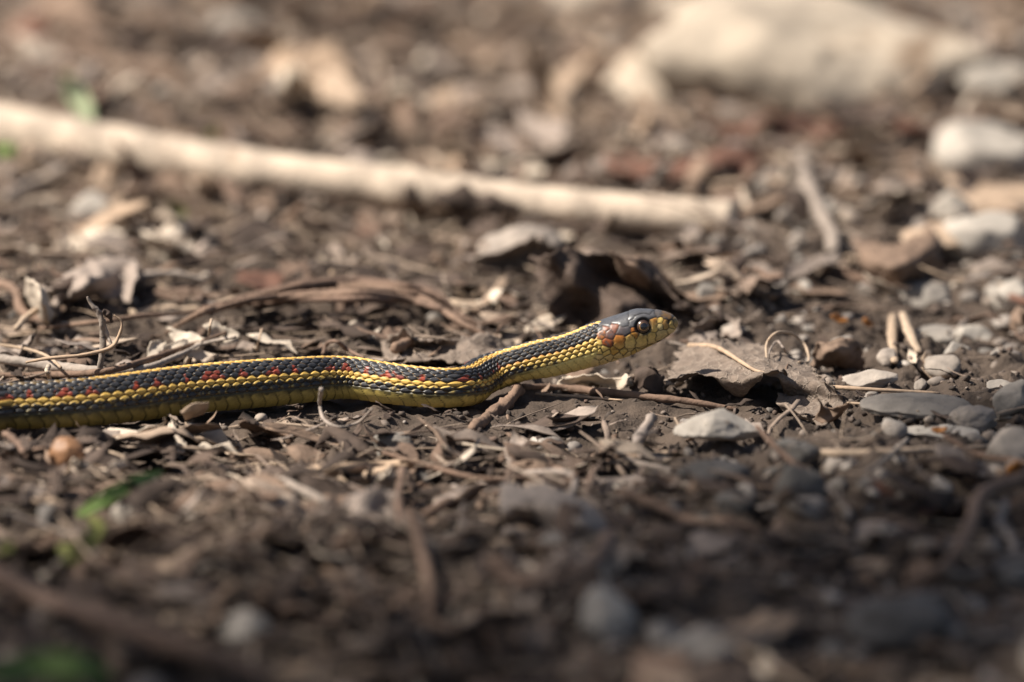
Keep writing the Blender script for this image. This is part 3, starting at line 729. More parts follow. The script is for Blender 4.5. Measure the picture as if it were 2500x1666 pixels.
child('shaft', V, F, T, M['wood_pale'], stick)
for (k0, k1, low_, w_, sd_) in ((7.2, 8.2, -.15, .62, 3), (6.7, 7.05, .05, .5, 4), (3.3, 3.8, -.5, .2, 5), (9.4, 9.9, -.55, .22, 1)):
    cc_ = np.array(P); ks = np.linspace(k0, k1, 5); rs_ = [np.interp(k_, np.arange(len(P)), [r_ * q_ for r_, q_ in zip(rpx, kk)]) for k_ in ks]
    pts = [np.array([np.interp(k_, np.arange(len(P)), cc_[:, a_]) for a_ in range(3)]) + np.array([0, -math.sqrt(1 - low_ ** 2), low_]) * r_ * .86 for k_, r_ in zip(ks, rs_)]
    V, F, T = tube(pts, [rs_[0] * w_ * f_ for f_ in (.4, 1.1, .8, 1., .3)], 12, 24, .35, .006, sd_)
    child('bark_fleck', V, F, T, M['leaf_dark'], stick, 'dark flake of bark left on the stick')
for k_, side_, l_, sd_ in ((6.8, (.2, .35, .9), .006, 2), (4.2, (-.3, .5, .8), .004, 4)):
    c0 = np.array([np.interp(k_, np.arange(len(P)), np.array(P)[:, a_]) for a_ in range(3)]); d_ = np.array(side_)
    V, F, T = tube([c0, c0 + d_ * .004, c0 + d_ * (.0045 + l_ * .3)], [.0042, .0030, .0022], 12, 12, .25, .003, sd_)
    child('knot', V, F, T, M['wood_pale'], stick)

# ------------------------------------------------------------------ stones
px_rock('rock', (1850, 250), 920, 240, M['cream_rock'], 'big pale cream rock behind everything, widest stone of all', 3, depth=.7, sub=5, cuts=9, sink=.3, rough=.2)
px_rock('rock', (1360, 62), 250, 90, M['cream_rock'], 'cream rock beside the big pale one, out beyond the stick', 8, depth=.8, cuts=4)
px_rock('stone', (2300, 238), 190, 75, M['stone_pale'], 'white stone at the right foot of the big cream rock', 12, depth=.8)
px_rock('stone', (2265, 425), 240, 115, M['stone_pale'], 'large rounded white stone past the end of the stick', 14, depth=.8, cuts=4)
px_rock('stone', (2192, 535), 100, 85, M['stone_pale'], 'small white upright stone beside a flat cream stone', 15, depth=.9, cuts=5)
px_rock('stone', (2270, 622), 210, 85, M['stone_pale'], 'flat cream stone next to the small white upright one', 16, depth=.8)
px_rock('stone', (2330, 672), 110, 60, M['stone_pale'], 'pale pebble just in front of the flat cream stone', 17)
px_rock('stone', (1205, 622), 215, 92, M['stone_brown'], 'rounded pale grey stone beside the dark upturned leaf', 21, depth=.7, cuts=4, rough=.06)
px_rock('stone', (2110, 972), 265, 40, M['stone_grey'], 'flat grey slab of stone beside the crumpled leaf tip', 24, depth=.55, cuts=11, sub=5, sink=.15, tilt=(.12, .03))
px_rock('stone', (2235, 992), 120, 50, M['stone_brown'], 'rough lump of grey-brown stone against the flat slab', 25, depth=.55, cuts=10, sub=5, sink=.25)
px_rock('stone', (2330, 968), 100, 60, M['stone_grey'], 'smooth slanted grey pebble right of the rough lump', 26, depth=.6, tilt=(0, -.5))
px_rock('stone', (2300, 900), 70, 30, M['stone_grey'], 'small grey pebble behind the slanted pebble', 27)
px_rock('stone', (1655, 1056), 205, 84, M['pit_stone'], 'angular pale flat stone with dark pits below the raised head', 31, depth=.62, cuts=12, sub=5, sink=.08, cutdepth=(.45, .75), tilt=(.38, .1), rot=.2)
px_rock('stone', (2330, 1075), 150, 88, M['stone_brown'], 'blunt brown-grey stone at the end of the long straw', 33, depth=.7, cuts=6)
px_rock('stone', (1840, 1150), 110, 80, M['stone_dark'], 'tilted dark grey stone at the foot of the slanting twig', 34, depth=.6, cuts=8, tilt=(.2, .3))
px_rock('stone', (1640, 1130), 180, 50, M['stone_dark'], 'low dark slate pebble in front of the pitted pale stone', 35, depth=.7)
px_rock('pebble', (297, 1205), 88, 68, M['stone_pale'], 'white pebble beside the green grass blade', 41, depth=.8, cuts=4, cat='pebble')
px_rock('pebble', (560, 1440), 130, 80, M['stone_grey'], 'bluish grey pebble in the litter in front of the snake', 42, depth=.8, cat='pebble')
px_rock('stone', (1400, 1490), 140, 130, M['stone_pale'], 'pale blunt stone in the near litter', 43, depth=.8, cuts=5)
px_rock('stone', (1590, 1560), 220, 90, M['stone_grey'], 'broad grey stone in the near gravel', 44, depth=.7)
px_rock('stone', (2070, 1545), 260, 110, M['stone_dark'], 'broad dark stone in the near gravel', 45, depth=.7)
px_rock('stone', (905, 1050), 100, 52, M['stone_grey'], 'blue-grey pebble under the thin stems before the snake', 46, depth=.8)
px_rock('stone', (640, 275), 130, 60, M['stone_grey'], 'grey stone behind the stick with a pale chip against it', 47)
px_rock('stone', (548, 125), 130, 85, M['stone_pale'], 'pale grey stone far behind the stick', 48)
px_rock('stone', (208, 530), 105, 90, M['stone_pale'], 'white stone under the thick end of the stick', 49, depth=.8)
px_rock('stone', (2130, 705), 170, 50, M['stone_grey'], 'low grey stone behind the split wood slivers', 50)
px_rock('stone', (2150, 800), 130, 36, M['stone_grey'], 'flat grey stone beside the split wood slivers', 51)
px_rock('stone', (2240, 790), 100, 40, M['stone_pale'], 'pale flat pebble beside the grey stone at the slivers', 52)
px_rock('stone', (2000, 885), 130, 36, M['stone_brown'], 'thin flat stone chip behind the crumpled leaf tip', 53, depth=.6, cuts=10)
px_rock('stone', (2160, 1040), 190, 26, M['stone_pale'], 'thin pale stone lying along the long straw', 54, depth=.5)

# ------------------------------------------------------------------ hero leaves
hl, G = net_leaf('leaf', [
    [(1570, 800, 5), (1640, 780, 7), (1720, 790, 9), (1790, 808, 9), (1850, 838, 6), (1900, 880, 4)],
    [(1545, 845, 4), (1630, 825, 7), (1715, 835, 8), (1790, 845, 8), (1860, 872, 6), (1930, 905, 3)],
    [(1530, 880, 3), (1610, 858, 7), (1690, 875, 5), (1760, 858, 9), (1840, 905, 5), (1940, 925, 3)],
    [(1520, 905, .6), (1565, 862, 7.5), (1640, 866, 8), (1696, 918, 1), (1762, 856, 10.5), (1808, 858, 9), (1800, 900, 4), (1860, 945, 1.2), (1950, 945, 1)],
], M['leaf_veined'], 'large crumpled grey-brown dead leaf with curled wavy rim below the snake head', nu=90, nv=60, wav=.00045, seed=3, ragged=.0009, t=.0002)
V, F, T = tube([G[2, 4] + [0, 0, .0005], G[12, 20] + [0, 0, .0006], G[22, 34] + [0, 0, .0006], G[30, 44] + [0, 0, .0005], G[41, 54] + [0, 0, .0004]], [.0007, .0006, .0005, .0004, .0003], 8, 40, .1)
thing_mesh('midrib', V - np.array(hl.location), F, T, M['wood_tan'], None, None, parent=hl, origin=(0, 0, 0))
net_leaf('leaf', [
    [(1790, 905, 5), (1850, 915, 4.5), (1900, 925, 3.5)],
    [(1785, 925, 4), (1840, 945, 3), (1895, 950, 2.5)],
    [(1800, 945, 1.2), (1850, 962, 1), (1880, 975, 1), (1898, 978, 2)]], M['leaf_veined'], 'folded lower lobe of dead leaf under the crumpled leaf', seed=5, wav=.0004, ragged=.0004)
net_leaf('leaf', [
    [(1878, 915, 9), (1900, 938, 6), (1955, 925, 7)],
    [(1885, 935, 5), (1910, 950, 4), (1945, 942, 5)],
    [(1868, 968, 1), (1895, 975, 1.5), (1925, 962, 1)]], M['leaf_brown'], 'small brown forked leaf scrap at the tip of the crumpled leaf', nu=16, nv=12, seed=6, wav=.0003)
net_leaf('leaf', [
    [(1222, 594, 18), (1262, 580, 20), (1300, 570, 21.5), (1345, 582, 20), (1400, 584, 18), (1455, 600, 15), (1510, 625, 11)],
    [(1240, 645, 13.5), (1280, 642, 14), (1325, 645, 13), (1385, 645, 12), (1445, 652, 10), (1500, 662, 8), (1550, 675, 6)],
    [(1262, 700, 6), (1300, 705, 6), (1350, 705, 6), (1410, 700, 5), (1470, 700, 4), (1530, 705, 3), (1580, 708, 3)],
    [(1275, 752, .5), (1310, 752, .5), (1360, 750, .5), (1420, 742, .5), (1490, 735, .5), (1550, 728, .5), (1610, 725, .5)]], M['leaf_hood'], 'dark upturned dead leaf standing like a hood behind the snake head', nu=40, nv=34, seed=2, wav=.0009, ragged=.0006)
net_leaf('leaf', [
    [(1400, 585, 17), (1450, 590, 15), (1500, 610, 12), (1545, 640, 9)],
    [(1420, 610, 14), (1470, 630, 12), (1520, 650, 9), (1560, 670, 7)],
    [(1430, 650, 9), (1480, 670, 7), (1540, 685, 5), (1590, 690, 3)]], M['leaf_brown'], 'brown leaf flap folding down from the dark upturned leaf', nu=26, nv=20, seed=4, wav=.0009, ragged=.0005)
net_leaf('leaf', [
    [(1180, 800, 5), (1090, 770, 6), (980, 775, 6), (900, 770, 5)],
    [(1190, 830, 4), (1090, 805, 7), (980, 800, 6), (880, 800, 4)],
    [(1180, 848, 2), (1080, 832, 5), (970, 828, 3), (890, 830, 1)]], M['leaf_veined'], 'broad grey-brown leaf with torn edge just behind the neck bend', nu=36, nv=20, seed=1, wav=.0010, ragged=.0008)
net_leaf('leaf', [
    [(130, 640, 9), (210, 600, 11), (300, 590, 11), (320, 610, 8)],
    [(120, 680, 6), (200, 650, 8), (280, 640, 9), (310, 660, 6)],
    [(110, 710, 2), (190, 690, 4), (260, 690, 5), (300, 700, 2)]], M['leaf_grey'], 'wide flat grey leaf lying among the stems left behind the snake', nu=26, nv=18, seed=2, wav=.0010, ragged=.0006)
net_leaf('leaf', [
    [(60, 640, 12), (90, 650, 13), (112, 690, 11)],
    [(62, 690, 8), (95, 700, 9), (122, 720, 7)],
    [(90, 735, 3), (108, 745, 3), (118, 742, 3)]], M['leaf_pale'], 'pale hanging leaf with frilled edge beside the orange-tipped stub', nu=16, nv=16, seed=3, wav=.0007, ragged=.0004)
net_leaf('leaf', [
    [(1290, 870, 2), (1350, 862, 3), (1420, 866, 4), (1440, 858, 6)],
    [(1280, 884, 1.2), (1350, 882, 1.2), (1420, 884, 2), (1448, 876, 4)],
    [(1275, 895, 1), (1340, 896, .8), (1410, 896, 1), (1452, 886, 3)]], M['leaf_pale'], 'thin pale leaf scrap curled up below the throat of the snake', nu=24, nv=14, seed=0, wav=.0005, ragged=.0005)
net_leaf('leaf', [
    [(1465, 850, 6), (1500, 842, 7), (1520, 860, 5)],
    [(1455, 872, 4), (1495, 868, 5), (1525, 880, 3)],
    [(1450, 895, 1), (1490, 898, 1), (1530, 900, 1)]], M['leaf_dark'], 'small dark crinkled leaf between throat and crumpled leaf', nu=18, nv=14, seed=5, wav=.0008, ragged=.0005)
net_leaf('leaf', [
    [(700, 1215, 8), (720, 1240, 5), (780, 1250, 4), (830, 1225, 7)],
    [(705, 1235, 6), (735, 1262, 3), (790, 1268, 3), (838, 1240, 6)],
    [(715, 1250, 4), (745, 1278, 2), (795, 1280, 2), (842, 1252, 4)]], M['leaf_pale'], 'pale shell-shaped curled leaf in the litter before the snake', nu=22, nv=14, seed=1, wav=.0004)
net_leaf('leaf', [
    [(1150, 1120, 8), (1240, 1118, 9), (1330, 1150, 8), (1400, 1200, 5)],
    [(1150, 1160, 6), (1240, 1165, 7), (1330, 1195, 6), (1410, 1230, 4)],
    [(1170, 1200, 2), (1250, 1215, 2), (1330, 1240, 2), (1400, 1258, 1)]], M['wood_grey'], 'broad grey strip of bark arching over the near litter', nu=26, nv=18, seed=2, wav=.0008, t=.0010, cat='bark')
net_leaf('leaf', [
    [(560, 965, 4), (610, 985, 5), (660, 1000, 4)],
    [(548, 975, 3), (610, 1000, 3), (675, 1012, 2)],
    [(560, 985, 1), (615, 1012, 1), (672, 1020, 1)]], M['leaf_brown'], 'narrow brown leaf lying slantwise under the snake belly', nu=20, nv=12, seed=1, wav=.0004)
net_leaf('leaf', [
    [(415, 945, 9), (440, 928, 12), (480, 925, 11)],
    [(420, 955, 7), (450, 945, 9), (478, 938, 9)],
    [(430, 962, 5), (455, 958, 6), (470, 950, 7)]], M['leaf_tan'], 'small tan leaf scrap leaning against the snake flank', nu=14, nv=10, seed=4, wav=.0004)
for (lab, q, wpx, mt, rz, sd_) in (
        ('tall pale tan leaf scrap standing behind the stick tip', [(1195, 110, 22), (1215, 100, 24), (1235, 105, 22), (1220, 200, 12), (1250, 190, 13), (1275, 195, 12), (1250, 290, 1), (1285, 290, 1), (1315, 285, 1)], 0, 'leaf_tan', 0, 1),
        ('cream upright chip leaning on the grey stone behind the stick', [(640, 165, 14), (670, 158, 15), (700, 165, 14), (640, 215, 7), (672, 215, 8), (705, 215, 7), (645, 262, 1), (675, 262, 1), (705, 262, 1)], 0, 'leaf_pale', 0, 2),
        ('long reddish brown leaf beyond the stick', [(1520, 390, 6), (1620, 350, 8), (1740, 330, 8), (1530, 410, 4), (1630, 385, 5), (1745, 365, 5), (1545, 430, 1), (1640, 415, 1), (1740, 400, 1)], 0, 'leaf_reddish', 0, 3),
        ('rust red leaf in front of the big cream rock', [(2180, 275, 5), (2270, 265, 7), (2380, 262, 7), (2180, 290, 3), (2275, 285, 4), (2380, 285, 4), (2190, 305, 1), (2280, 305, 1), (2380, 305, 1)], 0, 'leaf_reddish', 0, 4),
        ('tan curled chip of leaf beside the large white stone', [(1920, 345, 6), (2000, 335, 8), (2075, 320, 8), (1925, 375, 3), (2005, 365, 4), (2085, 345, 5), (1940, 395, 1), (2010, 390, 1), (2075, 375, 1)], 0, 'leaf_tan', 0, 0),
        ('tan folded leaf next to the white stone under the stick', [(240, 470, 9), (275, 455, 11), (310, 480, 8), (245, 500, 5), (280, 490, 7), (315, 505, 5), (255, 530, 1), (285, 530, 1), (310, 530, 1)], 0, 'leaf_tan', 0, 1),
        ('wide brown curved leaf right of the bent grey twig', [(1960, 540, 8), (2050, 560, 9), (2140, 520, 9), (1970, 590, 5), (2060, 610, 5), (2155, 570, 6), (1990, 640, 1), (2070, 650, 1), (2150, 620, 1)], 0, 'leaf_brown', 0, 2),
        ('arched brown leaf in front of the amber bud scales', [(1875, 800, 7), (1920, 775, 9), (1975, 790, 7), (1865, 830, 4), (1915, 810, 6), (1985, 820, 4), (1860, 850, 1), (1915, 845, 2), (1990, 850, 1)], 0, 'leaf_brown', 0, 3),
        ('pale hooked leaf scrap behind the snout', [(1590, 745, 6), (1660, 730, 7), (1700, 735, 6), (1590, 765, 3), (1655, 752, 4), (1700, 755, 4), (1600, 780, 1), (1650, 775, 1), (1700, 775, 1)], 0, 'leaf_grey', 0, 5)):
    net_leaf('leaf', [q[0:3], q[3:6], q[6:9]], M[mt], lab, nu=18, nv=14, seed=sd_, wav=.0009, ragged=.0006)

for i, (qx_, qy_, l, ck, lab) in enumerate(((1700, 300, 26, 'reddish', 'dark red-brown leaf below the big cream rock'), (1850, 320, 30, 'reddish', 'broad rusty leaf between cream rock and bent twig'), (1980, 275, 26, 'dark', 'dark leaf at the front foot of the cream rock'),
        (1450, 395, 24, 'reddish', 'rusty leaf just past the stick end'), (1300, 380, 22, 'reddish', 'red-brown leaf hugging the far side of the stick'), (2100, 300, 24, 'reddish', 'rust brown leaf right of the dark leaf at the rock foot'), (1780, 400, 22, 'dark', 'dark leaf lying left of the bent twig top'))):
    V, F = leaf(l * .001, l * .0006, 640 + i, curl=.4, bend=.4, wav=.2, ragged=.4, m=16, n=10, t=.0002)
    tag(link('leaf', mesh_from('leaf', V, F), M['leaf_' + ck], loc=on(qx_, qy_, .0025), rot=(.1 * (i % 3), -.1, .5 * i)), lab, 'leaf')

# ------------------------------------------------------------------ hero twigs, stems, straws
def fibre_bundle():
    root = bpy.data.objects.new('fibre_bundle', None); COL.objects.link(root)
    base = [(380, 765, 3), (470, 715, 7), (570, 690, 9), (700, 668, 10), (820, 662, 11), (930, 672, 10), (1000, 690, 8), (1060, 735, 4), (1140, 775, 2)]
    root.location = on(760, 700)
    tag(root, 'arched bundle of thin brown plant fibres behind the snake', 'fibres')
    r = np.random.default_rng(5)
    for i in range(11):
        o_ = r.normal(size=(2,)); a, b = sorted(r.uniform(0, 1, 2) * [2.5, 1]); k0 = r.integers(0, 3); k1 = len(base) - r.integers(0, 4)
        pts = [on(x + r.normal() * 3, y + o_[1] * 11 * (1 if 2 < j < 7 else .5) + r.normal() * 2, max(.5, z + o_[0] * .8) * .001) for j, (x, y, z) in enumerate(base)][k0:k1]
        V, F, T = tube(pts, [.0004] + [.00075 + .0004 * r.random()] * 3 + [.0004], 7, 50, .15, .004, i)
        child('fibre', V, F, T, M['wood_brown'], root)
fibre_bundle()
px_tube('twig', [(1198, 890, 1.2), (1300, 892, 1.6), (1420, 905, 1.5), (1560, 920, 1.3), (1695, 942, .8)], M['wood_brown'], 'straight dark brown twig lying under the raised head', 'twig', [8, 9, 9, 8, 5], 14, .22, 1, bscale=.003)
px_tube('twig', [(1230, 905, .7), (1330, 912, .8), (1430, 920, .5)], M['wood_tan'], 'thin tan splinter in front of the dark straight twig', 'splinter', [2.5, 3.5, 1.5], 8, .2, 2)
px_tube('twig', [(1192, 893, 3), (1165, 925, 2.2), (1120, 960, 1.2), (1085, 985, .2)], M['wood_brown'], 'knobbly dark twig stub passing under the neck bend', 'twig', [13, 14, 13, 10], 14, .3, 3, bscale=.003)
px_tube('twig', [(1838, 365, 6), (1858, 430, 5), (1885, 490, 4), (1915, 550, 3), (1912, 628, 2)], M['wood_grey'], 'bent grey twig standing right of the dark upturned leaf', 'twig', [20, 18, 17, 16, 18], 12, .2, 1)
t1 = px_tube('twig', [(2052, 725, 3), (2050, 770, 2.5), (2056, 832, 1)], M['wood_tan'], 'left one of two pale split wood slivers on the gravel', 'splinter', [9, 12, 8], 10, .15, 2, flat=.6)
px_tube('twig', [(2075, 722, 4), (2090, 765, 3), (2112, 810, 1)], M['wood_tan'], 'right one of two pale split wood slivers on the gravel', 'splinter', [9, 13, 9], 10, .15, 3, flat=.6)
px_tube('twig', [(2085, 730, 2), (2088, 780, 1.5), (2092, 825, .8)], M['leaf_grey'], 'short grey sliver between the two pale wood slivers', 'splinter', [7, 9, 6], 8, .15, 4, flat=.6)
def upright_twig():
    root = bpy.data.objects.new('forked_twig', None); COL.objects.link(root); b = on(232, 858); root.location = b
    tag(root, 'upright forked grey twig stub standing behind the snake', 'twig')
    y = b[1]
    V, F, T = tube([at_y(228, 862, y), at_y(236, 800, y), at_y(237, 765, y), at_y(230, 725, y), at_y(208, 697, y), at_y(201, 682, y)], [.00075, .00085, .0008, .00075, .0005, .00025], 12, 60, .22, .0016, 1)
    child('stem', V, F, T, M['wood_grey'], root)
    V, F, T = tube([at_y(238, 738, y), at_y(244, 765, y), at_y(256, 793, y - .001)], [.0004, .00055, .0004], 9, 20, .25, .0016, 2)
    child('side_shoot', V, F, T, M['wood_grey'], root)
    V, F, T = tube([at_y(236, 716, y - .001), at_y(248, 722, y - .001), at_y(258, 742, y - .001)], [.0006, .0008, .0002], 8, 16, .4, .0016, 3)
    child('bud', V, F, T, M['leaf_dark'], root)
upright_twig()
y = on(232, 858)[1] - .003
V, F, T = tube([at_y(262, 724, y), at_y(280, 742, y), at_y(272, 775, y), at_y(252, 800, y - .001), at_y(190, 816, y - .002), at_y(110, 824, y - .002), at_y(60, 833, y), ], [.0002, .0003, .00045, .0005, .00045, .0004, .0003], 8, 70, .15, .003, 2)
thing_mesh('tendril', V, F, T, M['wood_tan'], 'thin hooked tendril curling round the forked twig stub', 'tendril')
for lab, pts, rp, mt in (
        ('thick greyish stem lying along the snake back', [(-20, 822, 6), (90, 838, 7), (200, 852, 6), (310, 853, 5), (400, 822, 6), (470, 790, 8), (540, 775, 9)], [10, 12, 13, 9, 7, 5, 3], 'wood_grey'),
        ('brown stem crossing under the thick greyish stem', [(-20, 862, 2), (120, 862, 3), (260, 850, 4), (400, 806, 5), (520, 765, 6)], [7, 8, 8, 6, 4], 'wood_brown'),
        ('long thin brown straw leaning on the fibre bundle', [(90, 755, 6), (220, 740, 7), (330, 726, 8), (420, 720, 8), (520, 698, 9)], [4, 5, 5, 4, 3], 'wood_brown'),
        ('short tan stub with broken end beside the pale hanging leaf', [(38, 755, 5), (60, 730, 6), (92, 708, 7)], [7, 8, 7], 'wood_tan'),
        ('curved tan stem dropping into the litter from the left', [(-20, 790, 8), (60, 802, 8), (110, 820, 7), (140, 845, 5)], [4, 4, 4, 3], 'wood_tan'),
        ('short pale peg pressed against the snake back', [(112, 842, 8), (108, 855, 7), (118, 880, 6)], [6, 5, 4], 'wood_pale'),
        ('hooked dark leaf stalk arching over the snake back', [(742, 815, 6), (752, 790, 10), (775, 785, 10), (800, 805, 7), (835, 822, 3)], [4, 5, 5, 5, 3], 'wood_brown'),
        ('thin loop of stem standing behind the neck', [(1140, 780, 3), (1150, 750, 8), (1185, 737, 9), (1225, 750, 7), (1245, 780, 3)], [2, 2.2, 2.5, 2.2, 2], 'wood_brown'),
        ('curled tendril loop on the crumpled leaf', [(1762, 830, 6), (1762, 790, 11), (1785, 765, 13), (1820, 768, 12), (1850, 795, 9), (1858, 830, 5), (1835, 832, 5)], [2.5, 3, 3, 3, 3, 3, 2], 'wood_tan'),
        ('second finer tendril loop on the crumpled leaf', [(1770, 850, 5), (1768, 810, 9), (1785, 785, 11), (1800, 800, 9), (1815, 825, 7), (1840, 845, 5)], [2, 2, 2.5, 2.5, 2.5, 2], 'wood_grey'),
        ('dangling tendril hook inside the tendril loop', [(1808, 870, 5), (1806, 850, 7), (1812, 838, 8), (1822, 850, 7), (1820, 866, 5)], [1.5, 1.8, 2, 1.8, 1.5], 'wood_brown'),
        ('thin loop of dry stem sagging in front of the snake belly', [(738, 895, 14), (735, 930, 11), (745, 965, 8), (780, 982, 6.5), (825, 970, 7), (855, 940, 10)], [5, 4.5, 4, 3.5, 3.5, 3], 'wood_grey'),
        ('long straight straw lying on the gravel by the flat stones', [(1830, 1038, 2), (1960, 1042, 2), (2100, 1036, 2.2), (2270, 1028, 2.5)], [8, 9, 8, 6], 'wood_tan'),
        ('slanting brown twig propped on the pitted pale stone', [(1740, 982, 7), (1775, 1020, 6), (1820, 1062, 5), (1862, 1090, 4)], [5, 7, 8, 8], 'wood_brown'),
        ('thin straw pointing at the rough lump of stone', [(1920, 925, 2), (2000, 930, 2), (2110, 945, 2)], [3, 3, 2], 'wood_tan'),
        ('brown straw behind the flat grey slab', [(1880, 888, 3), (2000, 895, 3), (2160, 905, 3)], [5, 5, 4], 'wood_tan'),
        ('slim twig crossing the long straw on the gravel', [(2085, 1010, 3), (2040, 1050, 4), (1990, 1085, 4)], [5, 6, 5], 'wood_grey'),
        ('pale twig standing up in the near litter', [(945, 1185, 9), (968, 1260, 8), (985, 1340, 7), (992, 1430, 6)], [15, 13, 13, 10], 'wood_brown'),
        ('thick brown twig sloping across the near corner litter', [(-40, 1300, 6), (80, 1370, 8), (250, 1430, 9), (420, 1490, 9), (620, 1560, 8)], [22, 25, 24, 25, 20], 'wood_brown'),
        ('curved brown stem under the broad bark strip', [(1400, 1235, 8), (1370, 1290, 7), (1290, 1330, 6), (1180, 1345, 5)], [20, 18, 15, 12], 'wood_brown'),
        ('pale forked branch end on the near gravel', [(2400, 1085, 8), (2262, 1135, 9), (2225, 1220, 9), (2172, 1300, 8), (2085, 1335, 6)], [17, 18, 15, 14, 16], 'wood_brown'),
        ('tan stem lying level in the litter before the snake', [(690, 1085, 5), (760, 1080, 6), (860, 1072, 6), (960, 1065, 5)], [13, 13, 12, 10], 'wood_tan'),
        ('long thin brown stem slanting through the near litter', [(620, 1090, 7), (720, 1140, 7), (800, 1190, 6), (860, 1230, 5)], [9, 10, 9, 7], 'wood_grey'),
        ('thin stem running from the loop toward the dark slate', [(880, 1040, 5), (980, 1070, 5), (1110, 1100, 5), (1240, 1095, 4), (1330, 1090, 3)], [5, 6, 6, 5, 4], 'wood_brown'),
        ('grey bent stem hooking down in the near litter', [(1180, 1090, 5), (1280, 1085, 6), (1320, 1100, 6), (1312, 1145, 5)], [8, 8, 8, 6], 'wood_grey'),
        ('thin upright stem in the litter before the snake', [(925, 1080, 9), (915, 1150, 7), (925, 1230, 5)], [9, 9, 8], 'wood_brown'),
        ('short brown stick leaning under the pale stick', [(610, 545, 2), (650, 510, 7), (700, 470, 11)], [10, 10, 9], 'wood_brown'),
        ('red-ended twig stub under the pale stick', [(800, 560, 2), (850, 545, 4), (905, 520, 5)], [16, 17, 17], 'leaf_reddish'),
        ('grey stem rising toward the pale stick', [(20, 450, 3), (80, 420, 7), (150, 385, 10)], [14, 13, 11], 'wood_grey'),
        ('rusty straw among the pale stones', [(2280, 655, 3), (2320, 680, 3), (2370, 700, 3)], [9, 9, 8], 'leaf_reddish')):
    px_tube(lab.split(' ')[-1] if False else ('straw' if 'straw' in lab else 'tendril' if 'tendril' in lab else 'stem' if 'stem' in lab or 'stalk' in lab else 'twig'), pts, M[mt], lab,
            'straw' if 'straw' in lab else 'tendril' if 'tendril' in lab else 'stem' if 'stem' in lab or 'stalk' in lab else 'twig', rp, 10, .16, len(lab), bscale=.004)
# pale curled seed husks behind the back of the snake
rh = np.random.default_rng(9)
for i, (qx_, qy_, l, w_, rx, rz, lift, lab) in enumerate((
        (385, 800, 11, 8, 1.0, .5, 8, 'pale cupped seed husk with pointed tip behind the snake'), (432, 772, 10, 8, .9, -.4, 10, 'pale open husk with peaked brown lip'),
        (350, 812, 9, 6, .8, .9, 6, 'narrow pale husk tipped on its side'), (460, 815, 9, 7, 1.2, .2, 6, 'large cream husk shading the stems beside it'),
        (512, 765, 10, 9, 1.1, -.2, 10, 'bright cream rounded husk behind the others'), (545, 808, 11, 7, .7, .1, 5, 'thin grey papery husk with frayed edge'))):
    V, F = leaf(l * .00095, w_ * .00062, 300 + i, curl=.7, bend=.5, wav=.25, ragged=.6, t=.0002)
    p = on(qx_, qy_, lift * .001 * .6)
    o = link('seed_husk', mesh_from('seed_husk', V, F), M['leaf_pale'] if i != 5 else M['leaf_grey'], loc=p, rot=(rx, rh.normal() * .3, rz))
    tag(o, lab, 'husk', 'pale husks behind the snake')
for i, (a, b, c2, rp) in enumerate((((445, 838, 3), (452, 815, 6), (462, 785, 9), 5), ((425, 838, 3), (440, 815, 6), (455, 790, 8), 6), ((590, 805, 3), (595, 780, 7), (602, 757, 10), 2.5), ((480, 770, 7), (483, 750, 10), (486, 735, 12), 3))):
    px_tube('stem', [a, b, c2], M['wood_pale'] if i < 2 else M['wood_tan'], ('short pale ringed stem leaning among the seed husks', 'second ringed stem lying beside the pale ringed one', 'fine hooked stalk right of the seed husks', 'thin peg sticking up from the seed husks')[i], 'stem', rp, 9, .25, i, bscale=.0015)
# nut, husk and amber scales
px_rock('seed', (152, 1092), 84, 76, M['nut'], 'round orange-brown seed with a pale streak under the snake', 61, depth=.9, cuts=2, cat='seed', rough=.05, sink=.05)
V, F = leaf(.008, .006, 401, curl=1.3, bend=.9, t=.0004)
tag(link('seed_husk', mesh_from('seed_husk', V, F), M['leaf_pale'], loc=on(58, 1040, .003), rot=(.9, 0, .4)), 'open pale husk next to the orange-brown seed', 'husk', 'husks under the snake')
for i, (qx_, qy_, l, lab) in enumerate(((2158, 990, 4, 'amber bud scale lying at the foot of the rough stone lump'), (1925, 738, 6, 'row of amber brown bud scales behind the tendril loop'), (1990, 745, 5, 'rust coloured bud scale beside the amber ones'), (2330, 1085, 6, 'amber crumb on the blunt brown-grey stone'))):
    V, F = leaf(l * .001, l * .0006, 420 + i, curl=.9, bend=.6, t=.0005)
    tag(link('bud_scale', mesh_from('bud_scale', V, F), M['amber'], loc=on(qx_, qy_, .0018), rot=(.5, .3 * i, .7 * i)), lab, 'bud scale')
for q, lab in (((1050, 668, 105, 48), 'upper tan wood chip behind the neck'), ((1075, 722, 110, 52), 'lower tan wood chip behind the neck')):
    px_rock('wood_chip', (q[0], q[1] + q[3] * .4), q[2], q[3], M['wood_tan'], lab, q[0], depth=.5, cuts=10, cat='wood chip', cutdepth=(.4, .7))
# ------------------------------------------------------------------ grass blades
def blade(pts, wpx, mat, label, cat='grass blade'):
    P = np.array([on(x, y, l * .001) for x, y, l in pts]); k = mpp(P[0]); n = 24
    C = spline(P, n); Tg = np.gradient(C, axis=0); Tg /= np.linalg.norm(Tg, axis=1)[:, None]
    view = np.array([.2, -1, .5]); side = np.cross(Tg, view); side /= np.linalg.norm(side, axis=1)[:, None]; nr = np.cross(side, Tg)
    u = np.linspace(0, 1, n); wv = wpx * k * .5 * np.clip(np.sin(np.pi * (u * .9 + .08)), .05, 1) ** .6
    v = np.linspace(-1, 1, 5)
    G = C[:, None] + side[:, None] * (wv[:, None] * v[None])[..., None] + nr[:, None] * (.35 * wv[:, None] * v[None] ** 2)[..., None]
    V, F = shell(G.reshape(-1, 3), n, 5, .0002)
    return thing_mesh('grass_blade', V, F, None, mat, label, cat)
